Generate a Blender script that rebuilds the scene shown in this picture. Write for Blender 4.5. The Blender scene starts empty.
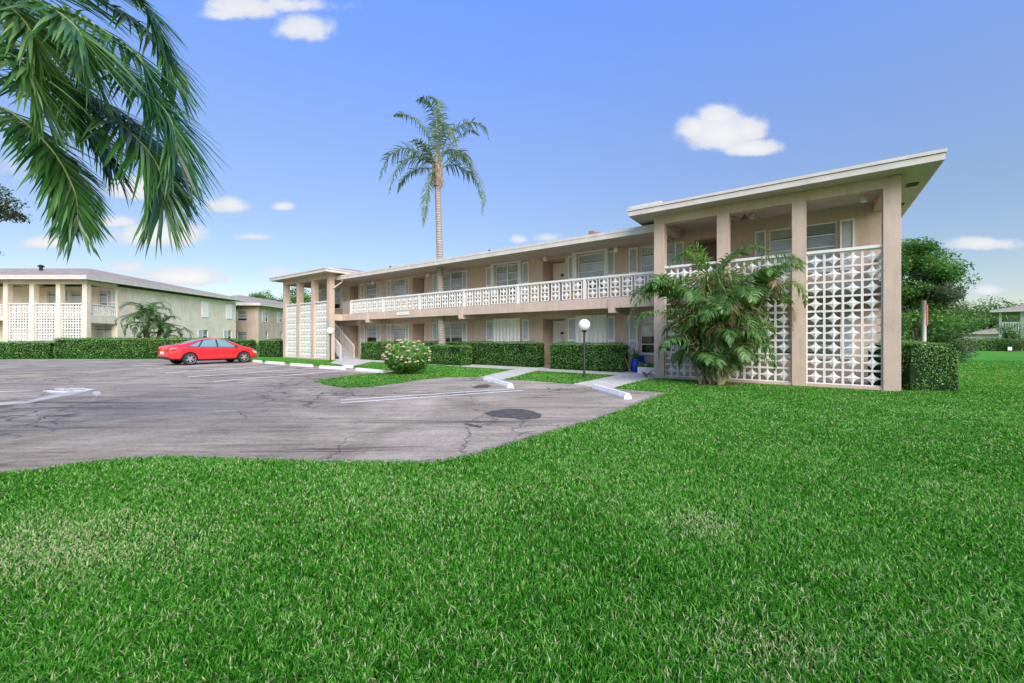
import bpy, bmesh, math, random
import numpy as np
from mathutils import Vector, Matrix
from mathutils.bvhtree import BVHTree
R = math.radians
sc = bpy.context.scene
col = sc.collection
rng = np.random.default_rng(7)
random.seed(7)

# ------------------------------------------------------------------ survey
F, Y0, HC = 410.0, 339.0, 1.41            # focal length (px), horizon row, eye height
YAW, BX, BY = -0.63, 10.415, 10.971       # frame of the main building
CA, SA = math.cos(YAW), math.sin(YAW)
def gp(px, py, z=0.0):
    y = F*(HC-z)/(py-Y0); return ((px-512)/F*y, y)
def W(px, py, y): return Vector(((px-512)/F*y, y, HC-(py-Y0)/F*y))
def S(px, t):
    k = (px-512)/F; return -(BX-SA*t-k*(BY+CA*t))/(CA-k*SA)
def L2W(s, t): return (BX+CA*s-SA*t, BY+SA*s+CA*t)

# ------------------------------------------------------------------ materials
def newmat(name):
    m = bpy.data.materials.new(name); m.use_nodes = True
    nt = m.node_tree; b = nt.nodes['Principled BSDF']; return m, nt, b
def ramp(nt, fac, stops):
    r = nt.nodes.new('ShaderNodeValToRGB'); e = r.color_ramp.elements
    while len(e) < len(stops): e.new(.5)
    for i, (p, c) in enumerate(stops): e[i].position = p; e[i].color = (*c, 1)
    nt.links.new(fac, r.inputs[0]); return r.outputs[0]
def noise(nt, scale, detail=4, rough=.6, vec=None, dist=0):
    n = nt.nodes.new('ShaderNodeTexNoise'); n.inputs['Scale'].default_value = scale
    n.inputs['Detail'].default_value = detail; n.inputs['Roughness'].default_value = rough
    n.inputs['Distortion'].default_value = dist
    if vec is None:
        t = nt.nodes.new('ShaderNodeTexCoord'); vec = t.outputs['Object']
    nt.links.new(vec, n.inputs['Vector']); return n.outputs[0]
def mathn(nt, op, a, b=None, c=None, clamp=False):
    n = nt.nodes.new('ShaderNodeMath'); n.operation = op; n.use_clamp = clamp
    for i, v in enumerate((a, b, c)):
        if v is None: continue
        if isinstance(v, (int, float)): n.inputs[i].default_value = v
        else: nt.links.new(v, n.inputs[i])
    return n.outputs[0]
def mix(nt, fac, a, b, mode='MIX'):
    n = nt.nodes.new('ShaderNodeMix'); n.data_type = 'RGBA'; n.blend_type = mode
    for i, v in ((0, fac), (6, a), (7, b)):
        if isinstance(v, (int, float)): n.inputs[i].default_value = v
        elif isinstance(v, tuple): n.inputs[i].default_value = (*v, 1)
        else: nt.links.new(v, n.inputs[i])
    return n.outputs[2]
def bump(nt, b, h, strength=.3, dist=.01):
    n = nt.nodes.new('ShaderNodeBump'); n.inputs['Strength'].default_value = strength
    n.inputs['Distance'].default_value = dist
    nt.links.new(h, n.inputs['Height']); nt.links.new(n.outputs[0], b.inputs['Normal'])
def plain(name, c, rough=.6, metal=0, var=.12, scale=6, bmp=0, bscale=80, spec=.4):
    m, nt, b = newmat(name)
    c0 = tuple(x*(1-var) for x in c); c1 = tuple(min(1, x*(1+var)) for x in c)
    nt.links.new(ramp(nt, noise(nt, scale, 6), [(.3, c0), (.7, c1)]), b.inputs['Base Color'])
    b.inputs['Roughness'].default_value = rough; b.inputs['Metallic'].default_value = metal
    b.inputs['Specular IOR Level'].default_value = spec
    if bmp: bump(nt, b, noise(nt, bscale, 4), bmp, .01)
    return m
def stucco(name, c, dirt=(.35, .28, .2)):
    m, nt, b = newmat(name)
    big = ramp(nt, noise(nt, .8, 5, .65), [(.3, tuple(x*.84 for x in c)), (.7, tuple(x*1.1 for x in c))])
    tc = nt.nodes.new('ShaderNodeTexCoord'); mp = nt.nodes.new('ShaderNodeMapping')
    mp.inputs['Scale'].default_value = (3, 3, .35); nt.links.new(tc.outputs['Object'], mp.inputs[0])
    st = noise(nt, 2, 6, .7, mp.outputs[0])
    sf = ramp(nt, st, [(.48, (0, 0, 0)), (.75, (.55, .55, .55))])
    fine = ramp(nt, noise(nt, 45, 5, .8), [(.2, (.74, .74, .74)), (.8, (1.16, 1.16, 1.16))])
    colr = mix(nt, sf, big, tuple(x*.6 for x in c))
    colr = mix(nt, 1.0, colr, fine, 'MULTIPLY')
    nt.links.new(colr, b.inputs['Base Color']); b.inputs['Roughness'].default_value = .9
    b.inputs['Specular IOR Level'].default_value = .15
    bump(nt, b, noise(nt, 55, 6, .75), .6, .012); return m
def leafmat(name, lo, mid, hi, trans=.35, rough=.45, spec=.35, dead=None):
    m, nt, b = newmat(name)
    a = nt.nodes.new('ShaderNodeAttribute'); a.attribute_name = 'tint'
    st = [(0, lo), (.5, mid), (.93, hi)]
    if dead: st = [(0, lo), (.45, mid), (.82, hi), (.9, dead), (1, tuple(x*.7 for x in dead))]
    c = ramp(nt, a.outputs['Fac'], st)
    nt.links.new(c, b.inputs['Base Color']); b.inputs['Roughness'].default_value = rough
    b.inputs['Specular IOR Level'].default_value = spec
    t = nt.nodes.new('ShaderNodeBsdfTranslucent'); nt.links.new(mix(nt, 1.0, c, (1.1, 1.25, .6), 'MULTIPLY'), t.inputs[0])
    x = nt.nodes.new('ShaderNodeMixShader'); x.inputs[0].default_value = trans
    nt.links.new(b.outputs[0], x.inputs[1]); nt.links.new(t.outputs[0], x.inputs[2])
    nt.links.new(x.outputs[0], nt.nodes['Material Output'].inputs[0]); return m
M = {}
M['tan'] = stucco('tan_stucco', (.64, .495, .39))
M['tan_shade'] = stucco('tan_stucco_shaded', (.62, .475, .37))  # darker copy of the tan stucco, shade under eaves put into the colour
M['cream'] = stucco('cream_stucco', (.84, .715, .56))
M['pink'] = stucco('pink_stucco', (.55, .42, .34))
M['offwhite'] = stucco('offwhite_stucco', (.62, .58, .52))
M['white'] = plain('white_paint', (.80, .78, .73), .5, 0, .06, 5, .15, 60)
def blockmat():
    m, nt, b = newmat('white_painted_block')
    tc = nt.nodes.new('ShaderNodeTexCoord'); mp = nt.nodes.new('ShaderNodeMapping'); mp.inputs['Scale'].default_value = (6, 6, .9); nt.links.new(tc.outputs['Object'], mp.inputs[0])
    c = ramp(nt, noise(nt, 2, 7, .75, mp.outputs[0]), [(.3, (.60, .56, .50)), (.45, (.80, .78, .73)), (.8, (.85, .83, .78))])
    c = mix(nt, 1.0, c, ramp(nt, noise(nt, 14, 6, .8), [(.25, (.72, .70, .66)), (.45, (1, 1, 1))]), 'MULTIPLY')
    nt.links.new(c, b.inputs['Base Color']); b.inputs['Roughness'].default_value = .85; b.inputs['Specular IOR Level'].default_value = .2
    bump(nt, b, noise(nt, 70, 5, .8), .4, .01); return m
M['block'] = blockmat()
M['panel'] = plain('shutter_panel', (.52, .55, .55), .6, 0, .1, 4)
M['fascia'] = plain('fascia_paint', (.62, .57, .50), .6, 0, .12, 2.5, .1, 30)
M['soffit'] = stucco('soffit_stucco', (.58, .49, .41))
M['concrete'] = plain('concrete', (.54, .51, .47), .9, 0, .2, 3, .5, 40, .15)
M['stop'] = plain('painted_concrete', (.76, .72, .66), .85, 0, .14, 5, .5, 50, .15)
M['brown'] = plain('brown_door', (.30, .20, .14), .5, 0, .1, 4)
M['dark'] = plain('dark_metal', (.03, .03, .032), .45, .4, .2, 10)
M['post'] = plain('bronze_post_paint', (.045, .037, .033), .5, .3, .3, 9, .2, 30)
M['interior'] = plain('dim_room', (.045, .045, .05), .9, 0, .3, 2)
M['stairtread'] = plain('stair_concrete', (.36, .35, .34), .9, 0, .2, 4, .4, 40)
M['soil'] = plain('soil', (.13, .085, .055), .95, 0, .35, 8, .9, 25, .1)
M['red'] = plain('faded_red', (.45, .10, .09), .6)
M['brick'] = plain('clay', (.34, .17, .12), .8, 0, .3, 9)
M['rail_tan'] = plain('railing_beige_metal', (.40, .33, .27), .5, 0, .1, 5)
def roofmat():
    m, nt, b = newmat('shingle_roof')
    tc = nt.nodes.new('ShaderNodeTexCoord')
    br = nt.nodes.new('ShaderNodeTexBrick'); br.inputs['Scale'].default_value = 2.2
    br.inputs['Mortar Size'].default_value = .015
    br.inputs['Color1'].default_value = (.32, .27, .235, 1); br.inputs['Color2'].default_value = (.42, .36, .31, 1)
    br.inputs['Mortar'].default_value = (.13, .1, .09, 1); nt.links.new(tc.outputs['Object'], br.inputs[0])
    n = ramp(nt, noise(nt, 1.3, 6, .7), [(.3, (.7, .7, .7)), (.7, (1.25, 1.22, 1.2))])
    nt.links.new(mix(nt, 1.0, br.outputs[0], n, 'MULTIPLY'), b.inputs['Base Color'])
    b.inputs['Roughness'].default_value = .95; b.inputs['Specular IOR Level'].default_value = .1; return m
M['roof'] = roofmat()
def glassmat():
    m, nt, b = newmat('window_glass')
    g = nt.nodes.new('ShaderNodeBsdfGlossy'); g.inputs['Roughness'].default_value = .03
    t = nt.nodes.new('ShaderNodeBsdfTransparent'); t.inputs[0].default_value = (.9, .93, .93, 1)
    f = nt.nodes.new('ShaderNodeFresnel'); f.inputs[0].default_value = 1.6
    x = nt.nodes.new('ShaderNodeMixShader'); nt.links.new(mathn(nt, 'MULTIPLY_ADD', f.outputs[0], .7, .03, True), x.inputs[0])
    nt.links.new(t.outputs[0], x.inputs[1]); nt.links.new(g.outputs[0], x.inputs[2])
    nt.links.new(x.outputs[0], nt.nodes['Material Output'].inputs[0]); return m
M['glass'] = glassmat()
def blindmat():
    m, nt, b = newmat('blinds')
    tc = nt.nodes.new('ShaderNodeTexCoord'); w = nt.nodes.new('ShaderNodeTexWave')
    w.bands_direction = 'Z'; w.inputs['Scale'].default_value = 6; nt.links.new(tc.outputs['Object'], w.inputs[0])
    c = ramp(nt, w.outputs[1], [(0, (.5, .5, .5)), (.4, (.86, .86, .85))])
    c = mix(nt, 1.0, c, ramp(nt, noise(nt, .7, 2), [(.35, (.65, .68, .7)), (.6, (1, 1, 1))]), 'MULTIPLY')
    nt.links.new(c, b.inputs['Base Color']); b.inputs['Roughness'].default_value = .7; return m
M['blinds'] = blindmat()
M['carglass'] = (lambda: (lambda m, nt, b: (setattr(b.inputs['Base Color'], 'default_value', (.16, .30, .31, 1)), setattr(b.inputs['Roughness'], 'default_value', .04), setattr(b.inputs['Coat Weight'], 'default_value', 1.0), m)[-1])(*newmat('car_glass')))()
def carpaint():
    m, nt, b = newmat('red_car_paint')
    c = ramp(nt, noise(nt, 3, 3), [(.3, (.80, .018, .024)), (.7, (.86, .028, .034))])
    nt.links.new(c, b.inputs['Base Color']); b.inputs['Roughness'].default_value = .32
    b.inputs['Coat Weight'].default_value = 1; b.inputs['Coat Roughness'].default_value = .04; return m
M['paint'] = carpaint()
M['rubber'] = plain('rubber', (.022, .022, .022), .85, 0, .2, 20, .3, 60, .2)
M['rim'] = plain('alloy', (.50, .50, .52), .35, .5, .1, 5)
M['trim'] = plain('black_trim', (.025, .03, .035), .5)
M['lamp_red'] = plain('tail_lens', (.45, .02, .02), .12)
M['lamp_clear'] = plain('head_lens', (.75, .77, .78), .1)
M['globe'] = plain('globe_acrylic', (.86, .86, .84), .3, 0, .04, 4)
M['bluepot'] = plain('blue_glaze', (.008, .045, .38), .12, 0, .25, 9)
M['bark'] = plain('bark', (.20, .155, .12), .95, 0, .35, 7, .9, 18, .1)
def palmtrunk(name, c):
    m, nt, b = newmat(name)
    tc = nt.nodes.new('ShaderNodeTexCoord'); w = nt.nodes.new('ShaderNodeTexWave'); w.bands_direction = 'Z'
    w.inputs['Scale'].default_value = 2.2; w.inputs['Distortion'].default_value = 2.5; w.inputs['Detail'].default_value = 3
    nt.links.new(tc.outputs['Object'], w.inputs[0])
    k = ramp(nt, w.outputs[1], [(0, tuple(x*.74 for x in c)), (.22, c), (1, tuple(x*1.1 for x in c))])
    k = mix(nt, 1.0, k, ramp(nt, noise(nt, 9, 6, .7), [(.3, (.7, .7, .7)), (.7, (1.2, 1.2, 1.2))]), 'MULTIPLY')
    nt.links.new(k, b.inputs['Base Color']); b.inputs['Roughness'].default_value = .95
    bump(nt, b, w.outputs[1], .6, .03); return m
M['ptrunk'] = palmtrunk('palm_bark', (.37, .315, .27))
M['boot'] = plain('palm_leaf_base', (.34, .26, .19), .9, 0, .4, 12, .9, 20)
M['stem'] = plain('cane_stem', (.22, .20, .10), .7, 0, .4, 5, .3, 20)
M['rachis'] = plain('rachis', (.20, .26, .08), .6, 0, .2, 3)
M['rachis_dry'] = plain('rachis_dry', (.30, .21, .13), .8, 0, .2, 3)
M['palm'] = leafmat('palm_leaflet', (.03, .08, .025), (.065, .16, .04), (.16, .28, .09), .35, .38, .5)
M['palm_queen'] = leafmat('queen_palm_leaflet', (.05, .085, .04), (.12, .19, .085), (.30, .35, .20), .35, .5, .3)
M['palm_near'] = leafmat('near_palm_leaflet', (.016, .065, .014), (.05, .16, .03), (.24, .40, .15), .35, .33, .6)
M['palm_dry'] = leafmat('dry_leaflet', (.19, .125, .07), (.33, .23, .145), (.48, .38, .27), .25, .8, .1)
M['palm_mixed'] = leafmat('areca_leaflet', (.035, .10, .016), (.105, .235, .05), (.36, .50, .22), .4, .45, .4)
M['hedge'] = leafmat('hedge_leaf', (.03, .09, .012), (.10, .27, .035), (.34, .52, .16), .2, .4, .4)
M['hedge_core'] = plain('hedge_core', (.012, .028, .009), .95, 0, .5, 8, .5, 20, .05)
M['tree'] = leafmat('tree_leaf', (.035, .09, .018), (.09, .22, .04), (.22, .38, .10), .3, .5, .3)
M['tree_grey'] = leafmat('greygreen_leaf', (.05, .075, .045), (.11, .15, .09), (.24, .28, .17), .3, .6, .2)
M['pine'] = leafmat('conifer_leaf', (.03, .05, .015), (.07, .10, .03), (.2, .17, .08), .2, .6, .2)
M['bloom'] = leafmat('cream_blossom', (.42, .25, .20), (.66, .50, .38), (.84, .78, .60), .3, .7, .1)
M['grass'] = leafmat('grass_blade', (.015, .095, .006), (.066, .31, .018), (.24, .50, .10), .3, .6, .08, dead=(.58, .56, .33))

def lawnmat():
    m, nt, b = newmat('lawn_ground')
    v = nt.nodes.new('ShaderNodeTexCoord').outputs['Object']
    far = ramp(nt, noise(nt, 90, 8, .85, v), [(.3, (.03, .14, .012)), (.5, (.08, .29, .03)), (.72, (.19, .45, .09))])
    big = ramp(nt, noise(nt, .22, 6, .7, v, 1.0), [(.3, (.7, .8, .7)), (.55, (1, 1, 1)), (.78, (1.5, 1.25, 1.3))])
    c = mix(nt, 1.0, far, big, 'MULTIPLY')
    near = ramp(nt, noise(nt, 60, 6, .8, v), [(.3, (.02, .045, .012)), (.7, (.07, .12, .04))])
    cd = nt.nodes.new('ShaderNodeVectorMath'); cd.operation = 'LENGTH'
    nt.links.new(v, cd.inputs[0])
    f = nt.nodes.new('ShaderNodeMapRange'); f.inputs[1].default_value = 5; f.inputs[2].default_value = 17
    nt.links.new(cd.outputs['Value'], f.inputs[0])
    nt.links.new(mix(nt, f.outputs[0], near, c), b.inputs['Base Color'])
    b.inputs['Roughness'].default_value = .95; b.inputs['Specular IOR Level'].default_value = .1
    bump(nt, b, noise(nt, 40, 8, .9, v), 1.0, .05); return m
M['lawn'] = lawnmat()
def asphaltmat():
    m, nt, b = newmat('old_asphalt')
    v = nt.nodes.new('ShaderNodeTexCoord').outputs['Object']
    fine = ramp(nt, noise(nt, 70, 8, .85, v), [(.25, (.52, .52, .52)), (.5, (1, 1, 1)), (.78, (1.6, 1.56, 1.56))])
    base = ramp(nt, noise(nt, .35, 7, .65, v, 1.2), [(.3, (.24, .20, .155)), (.5, (.36, .305, .24)), (.70, (.49, .415, .33))])
    # scuffed tyre sweeps and drainage streaks following the drive
    mp = nt.nodes.new('ShaderNodeMapping'); mp.inputs['Rotation'].default_value = (0, 0, R(-32)); mp.inputs['Scale'].default_value = (.28, 2.2, 1)
    nt.links.new(v, mp.inputs[0])
    stf = ramp(nt, noise(nt, .9, 9, .78, mp.outputs[0], 1.6), [(.32, (.42, .41, .41)), (.44, (.86, .86, .86)), (.5, (1.02, 1.02, 1.02)), (.7, (1.3, 1.27, 1.25))])
    mp3 = nt.nodes.new('ShaderNodeMapping'); mp3.inputs['Rotation'].default_value = (0, 0, R(-48)); mp3.inputs['Scale'].default_value = (.12, 2.6, 1)
    nt.links.new(v, mp3.inputs[0])
    stf2 = ramp(nt, noise(nt, .8, 6, .7, mp3.outputs[0], .8), [(.36, (.5, .5, .5)), (.43, (.95, .95, .95)), (.8, (1.08, 1.08, 1.08))])
    med = ramp(nt, noise(nt, 16, 8, .85, v, .6), [(.3, (.55, .55, .55)), (.5, (1, 1, 1)), (.7, (1.35, 1.33, 1.3))])
    base = mix(nt, 1.0, base, med, 'MULTIPLY')
    c = mix(nt, 1.0, base, stf, 'MULTIPLY'); c = mix(nt, 1.0, c, stf2, 'MULTIPLY'); c = mix(nt, 1.0, c, fine, 'MULTIPLY')
    # cracks
    nz = nt.nodes.new('ShaderNodeTexNoise'); nz.inputs['Scale'].default_value = 1.5; nz.inputs['Detail'].default_value = 6
    nt.links.new(v, nz.inputs[0])
    vm = nt.nodes.new('ShaderNodeVectorMath'); vm.operation = 'MULTIPLY_ADD'; vm.inputs[1].default_value = (.9, .9, 0)
    nt.links.new(nz.outputs['Color'], vm.inputs[0]); nt.links.new(v, vm.inputs[2])
    for scl, wd, lo, hi in ((.33, .012, .38, .5), (1.5, .022, .5, .6)):
        vo = nt.nodes.new('ShaderNodeTexVoronoi'); vo.feature = 'DISTANCE_TO_EDGE'; vo.inputs['Scale'].default_value = scl
        nt.links.new(vm.outputs[0], vo.inputs[0])
        cr = ramp(nt, vo.outputs[0], [(0, (1, 1, 1)), (wd*scl*1.6, (0, 0, 0))])
        gate = ramp(nt, noise(nt, .25, 3, .5, v), [(lo, (0, 0, 0)), (hi, (.8, .8, .8))])
        c = mix(nt, mix(nt, 1.0, cr, gate, 'MULTIPLY'), c, (.05, .045, .045))
    nt.links.new(c, b.inputs['Base Color']); b.inputs['Roughness'].default_value = .93
    b.inputs['Specular IOR Level'].default_value = .15
    bump(nt, b, noise(nt, 110, 8, .85, v), .6, .02); return m
M['asphalt'] = asphaltmat()
M['patch'] = plain('asphalt_patch', (.10, .095, .088), .95, 0, .4, 9, .8, 60, .1)
M['edge_asphalt'] = plain('crumbled_edge', (.30, .225, .225), .95, 0, .5, 14, .9, 40, .1)
def linemat():
    m, nt, b = newmat('worn_white_line')
    v = nt.nodes.new('ShaderNodeTexCoord').outputs['Object']
    c = ramp(nt, noise(nt, 5, 10, .85, v), [(.28, (.25, .23, .22)), (.36, (.72, .70, .66)), (.6, (.86, .84, .80))])
    nt.links.new(c, b.inputs['Base Color']); b.inputs['Roughness'].default_value = .9; return m
M['line'] = linemat()
M['faded'] = plain('faded_marking', (.50, .46, .41), .9, 0, .3, 3)
M['line_worn'] = plain('faint_line', (.74, .71, .65), .9, 0, .22, 2.5)

# ------------------------------------------------------------------ helpers
class MB:
    def __init__(s): s.v = []; s.f = []; s.mi = []; s.cur = 0
    def face(s, pts):
        n = len(s.v); s.v += [tuple(p) for p in pts]; s.f.append(tuple(range(n, n+len(pts)))); s.mi.append(s.cur)
    def box(s, x0, x1, y0, y1, z0, z1):
        x0, x1 = sorted((x0, x1)); y0, y1 = sorted((y0, y1)); z0, z1 = sorted((z0, z1))
        n = len(s.v)
        s.v += [(x0, y0, z0), (x1, y0, z0), (x1, y1, z0), (x0, y1, z0), (x0, y0, z1), (x1, y0, z1), (x1, y1, z1), (x0, y1, z1)]
        for f in ((0, 3, 2, 1), (4, 5, 6, 7), (0, 1, 5, 4), (1, 2, 6, 5), (2, 3, 7, 6), (3, 0, 4, 7)):
            s.f.append(tuple(n+i for i in f)); s.mi.append(s.cur)
    def prism(s, poly, z0, z1):
        n = len(s.v); k = len(poly)
        s.v += [(p[0], p[1], z0) for p in poly]+[(p[0], p[1], z1) for p in poly]
        s.f.append(tuple(n+k+i for i in range(k))); s.f.append(tuple(n+k-1-i for i in range(k))); s.mi += [s.cur]*2
        for i in range(k):
            j = (i+1) % k; s.f.append((n+i, n+j, n+k+j, n+k+i)); s.mi.append(s.cur)
    def tube(s, pts, rad, seg=8, cap=True):
        pts = [Vector(p) for p in pts]; n0 = len(s.v); k = len(pts)
        if not hasattr(rad, '__len__'): rad = [rad]*k
        up = Vector((0, 0, 1))
        for i, p in enumerate(pts):
            d = (pts[min(i+1, k-1)]-pts[max(i-1, 0)]).normalized()
            a = d.cross(up if abs(d.z) < .9 else Vector((1, 0, 0))).normalized(); b = d.cross(a)
            for j in range(seg):
                t = 2*math.pi*j/seg; q = p+(a*math.cos(t)+b*math.sin(t))*rad[i]; s.v.append(tuple(q))
        for i in range(k-1):
            for j in range(seg):
                j2 = (j+1) % seg
                s.f.append((n0+i*seg+j, n0+i*seg+j2, n0+(i+1)*seg+j2, n0+(i+1)*seg+j)); s.mi.append(s.cur)
        if cap:
            s.f.append(tuple(n0+j for j in range(seg))); s.f.append(tuple(n0+(k-1)*seg+j for j in reversed(range(seg)))); s.mi += [s.cur]*2
    def lathe(s, prof, c=(0, 0, 0), seg=24, cap=True):
        n0 = len(s.v); k = len(prof)
        for r, z in prof:
            for j in range(seg):
                t = 2*math.pi*j/seg; s.v.append((c[0]+r*math.cos(t), c[1]+r*math.sin(t), c[2]+z))
        for i in range(k-1):
            for j in range(seg):
                j2 = (j+1) % seg; s.f.append((n0+i*seg+j, n0+i*seg+j2, n0+(i+1)*seg+j2, n0+(i+1)*seg+j)); s.mi.append(s.cur)
        if cap: s.f.append(tuple(n0+j for j in reversed(range(seg)))); s.f.append(tuple(n0+(k-1)*seg+j for j in range(seg))); s.mi += [s.cur]*2
    def build(s, name, mats, parent=None, smooth=False, bev=0):
        me = bpy.data.meshes.new(name); me.from_pydata(s.v, [], s.f)
        if not isinstance(mats, (list, tuple)): mats = [mats]
        for m in mats: me.materials.append(m)
        if len(mats) > 1: me.polygons.foreach_set('material_index', s.mi)
        if smooth: me.polygons.foreach_set('use_smooth', [True]*len(me.polygons))
        me.update(); o = bpy.data.objects.new(name, me); col.objects.link(o)
        if parent: o.parent = parent
        if bev:
            b = o.modifiers.new('bevel', 'BEVEL'); b.width = bev; b.segments = 2; b.limit_method = 'ANGLE'
        return o
def fastmesh(name, V, quads, tris, mat, tint, parent=None, smooth=False):
    me = bpy.data.meshes.new(name); V = np.asarray(V, np.float32)
    nq, nt_ = len(quads), len(tris)
    me.vertices.add(len(V)); me.vertices.foreach_set('co', V.ravel())
    loops = np.concatenate([np.asarray(quads, np.int32).ravel(), np.asarray(tris, np.int32).ravel()])
    me.loops.add(len(loops)); me.loops.foreach_set('vertex_index', loops)
    me.polygons.add(nq+nt_)
    st = np.concatenate([np.arange(nq)*4, nq*4+np.arange(nt_)*3]).astype(np.int32)
    me.polygons.foreach_set('loop_start', st)
    a = me.attributes.new('tint', 'FLOAT', 'POINT'); a.data.foreach_set('value', np.asarray(tint, np.float32))
    me.materials.append(mat); me.update(calc_edges=True)
    if smooth: me.polygons.foreach_set('use_smooth', [True]*(nq+nt_))
    o = bpy.data.objects.new(name, me); col.objects.link(o)
    if parent: o.parent = parent
    return o
def tag(o, label=None, cat=None, group=None, kind=None):
    if label: o['label'] = label
    if cat: o['category'] = cat
    if group: o['group'] = group
    if kind: o['kind'] = kind
    return o
def empty(name, loc=(0, 0, 0), rz=0, label=None, cat=None, group=None):
    o = bpy.data.objects.new(name, None); o.location = loc; o.rotation_euler = (0, 0, rz); o.empty_display_size = .2
    col.objects.link(o); return tag(o, label, cat, group)
def leafcloud(P, N, size, jitter=.9, aspect=.5, up=0.0):
    """diamond leaves at points P; N preferred normals (or None)"""
    n = len(P)
    d = rng.normal(size=(n, 3)); d /= np.linalg.norm(d, axis=1)[:, None]
    if N is not None:
        nn = N+jitter*rng.normal(size=(n, 3))*.6; nn /= np.linalg.norm(nn, axis=1)[:, None]
    else:
        nn = rng.normal(size=(n, 3)); nn[:, 2] = np.abs(nn[:, 2])+up; nn /= np.linalg.norm(nn, axis=1)[:, None]
    a = np.cross(nn, d); a /= np.linalg.norm(a, axis=1)[:, None]+1e-9
    b = np.cross(nn, a)
    sz = (size*rng.uniform(.6, 1.3, n))[:, None]
    V = np.stack([P-a*sz*.5, P+b*sz*aspect*.5+nn*sz*.08, P+a*sz*.5, P-b*sz*aspect*.5+nn*sz*.08], 1).reshape(-1, 3)
    Q = np.arange(n*4).reshape(n, 4)
    return V, Q

# ------------------------------------------------------------------ ground plan
lot_px = [(0, 475), (40, 471), (80, 464.5), (126, 459.5), (186, 458), (266, 461), (345, 463), (432, 463), (458, 458.5), (478, 453.5),
          (531, 438), (598, 419), (637, 404.5), (655, 397), (668, 393.2), (640, 391), (613, 388.3), (590, 386.2), (570, 384), (520, 380.2), (500, 379.2),
          (481, 377.6), (465, 377.3), (447, 377.3), (421, 380), (399, 383.6), (370, 387.3), (345, 387.9), (325, 385.2), (313.5, 381.8), (333, 378.3), (354, 375),
          (375, 373.7), (397, 372.2), (392, 371), (354, 368.2), (320, 366.2), (291, 364), (266, 362.3), (251, 361.5)]
lot = [gp(*p) for p in lot_px]
lot = [(-16.0, 4.05)] + lot + [(-20.0, 28.6), (-48, 28.6), (-48, 4.05)]
def dens(poly, closed=True, step=.35, jit=0.0):
    out = []; n = len(poly)
    for i in range(n if closed else n-1):
        a, b = poly[i], poly[(i+1) % n]; L = math.dist(a, b); k = max(1, min(60, int(L/step)))
        for j in range(k):
            t = j/k; out.append((a[0]+(b[0]-a[0])*t+random.uniform(-jit, jit), a[1]+(b[1]-a[1])*t+random.uniform(-jit, jit)))
    return out
def sheet(name, poly, z, mat, kind='structure', th=None):
    bm = bmesh.new(); vs = [bm.verts.new((p[0], p[1], z)) for p in poly]; f = bm.faces.new(vs)
    if f.normal.z < 0: f.normal_flip()
    bmesh.ops.triangulate(bm, faces=bm.faces[:])
    me = bpy.data.meshes.new(name); bm.to_mesh(me); bm.free(); me.materials.append(mat)
    for p in me.polygons:
        if p.normal.z < 0: p.flip()
    o = bpy.data.objects.new(name, me); col.objects.link(o)
    if kind: o['kind'] = kind
    return o
g = MB(); g.face([(-900, -60, 0), (900, -60, 0), (900, 1500, 0), (-900, 1500, 0)])
tag(g.build('lawn', M['lawn']), kind='structure')
lotd = dens(lot, jit=.02)
sheet('parking_lot', lotd, .008, M['asphalt'])

def ribbon(name, poly, z, mat): return sheet(name, poly, z, mat)
# crumbled purple edge strip along the near border
edge = [gp(*p) for p in lot_px[0:15]]
def offset_strip(line, w0, w1):
    a = dens(line, False, .12)+[line[-1]]; L, Rr = [], []
    for i, p in enumerate(a):
        q0 = a[max(0, i-1)]; q1 = a[min(len(a)-1, i+1)]; dx, dy = q1[0]-q0[0], q1[1]-q0[1]; l = math.hypot(dx, dy) or 1
        nx, ny = -dy/l, dx/l
        L.append((p[0]+nx*w0, p[1]+ny*w0)); k = w1*random.uniform(.45, 1.3); Rr.append((p[0]+nx*k, p[1]+ny*k))
    return L, Rr
L_, R_ = offset_strip(edge, -.05, .12)
mb = MB()
for i in range(len(L_)-1): mb.face([(*L_[i], .012), (*L_[i+1], .012), (*R_[i+1], .012), (*R_[i], .012)])
tag(mb.build('asphalt_edge', M['edge_asphalt']), kind='structure')

# footpaths
path1 = [gp(480, 378), gp(501, 380.3), gp(519, 376), gp(541, 369.6), gp(557, 367.0), L2W(S(566, 2.3), 2.3), L2W(S(541, 2.3), 2.3), gp(528, 367.8), gp(505, 372)]
path2 = [gp(573, 385), gp(613, 388.6), gp(632, 383), gp(655, 378.5), L2W(-6.2, .25), L2W(-6.2, 2.3), L2W(S(620, 2.3), 2.3), gp(624, 374.2), gp(605, 378.5)]
path3 = [gp(330, 363.3), gp(352, 366.8), gp(372, 362), L2W(S(359, 2.3), 2.3), L2W(S(349, 2.3), 2.3), L2W(S(340, 1.0), 1.0)]
def slab(name, poly, z0, z1, mat):
    b = MB(); b.prism(poly, z0, z1); o = b.build(name, mat); o['kind'] = 'structure'
    bm = bmesh.new(); bm.from_mesh(o.data); bmesh.ops.recalc_face_normals(bm, faces=bm.faces[:]); bm.to_mesh(o.data); bm.free(); return o
for p in (path1, path2, path3): slab('path', p, -.1, .035, M['concrete'])
paths = [path1, path2, path3]

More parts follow.
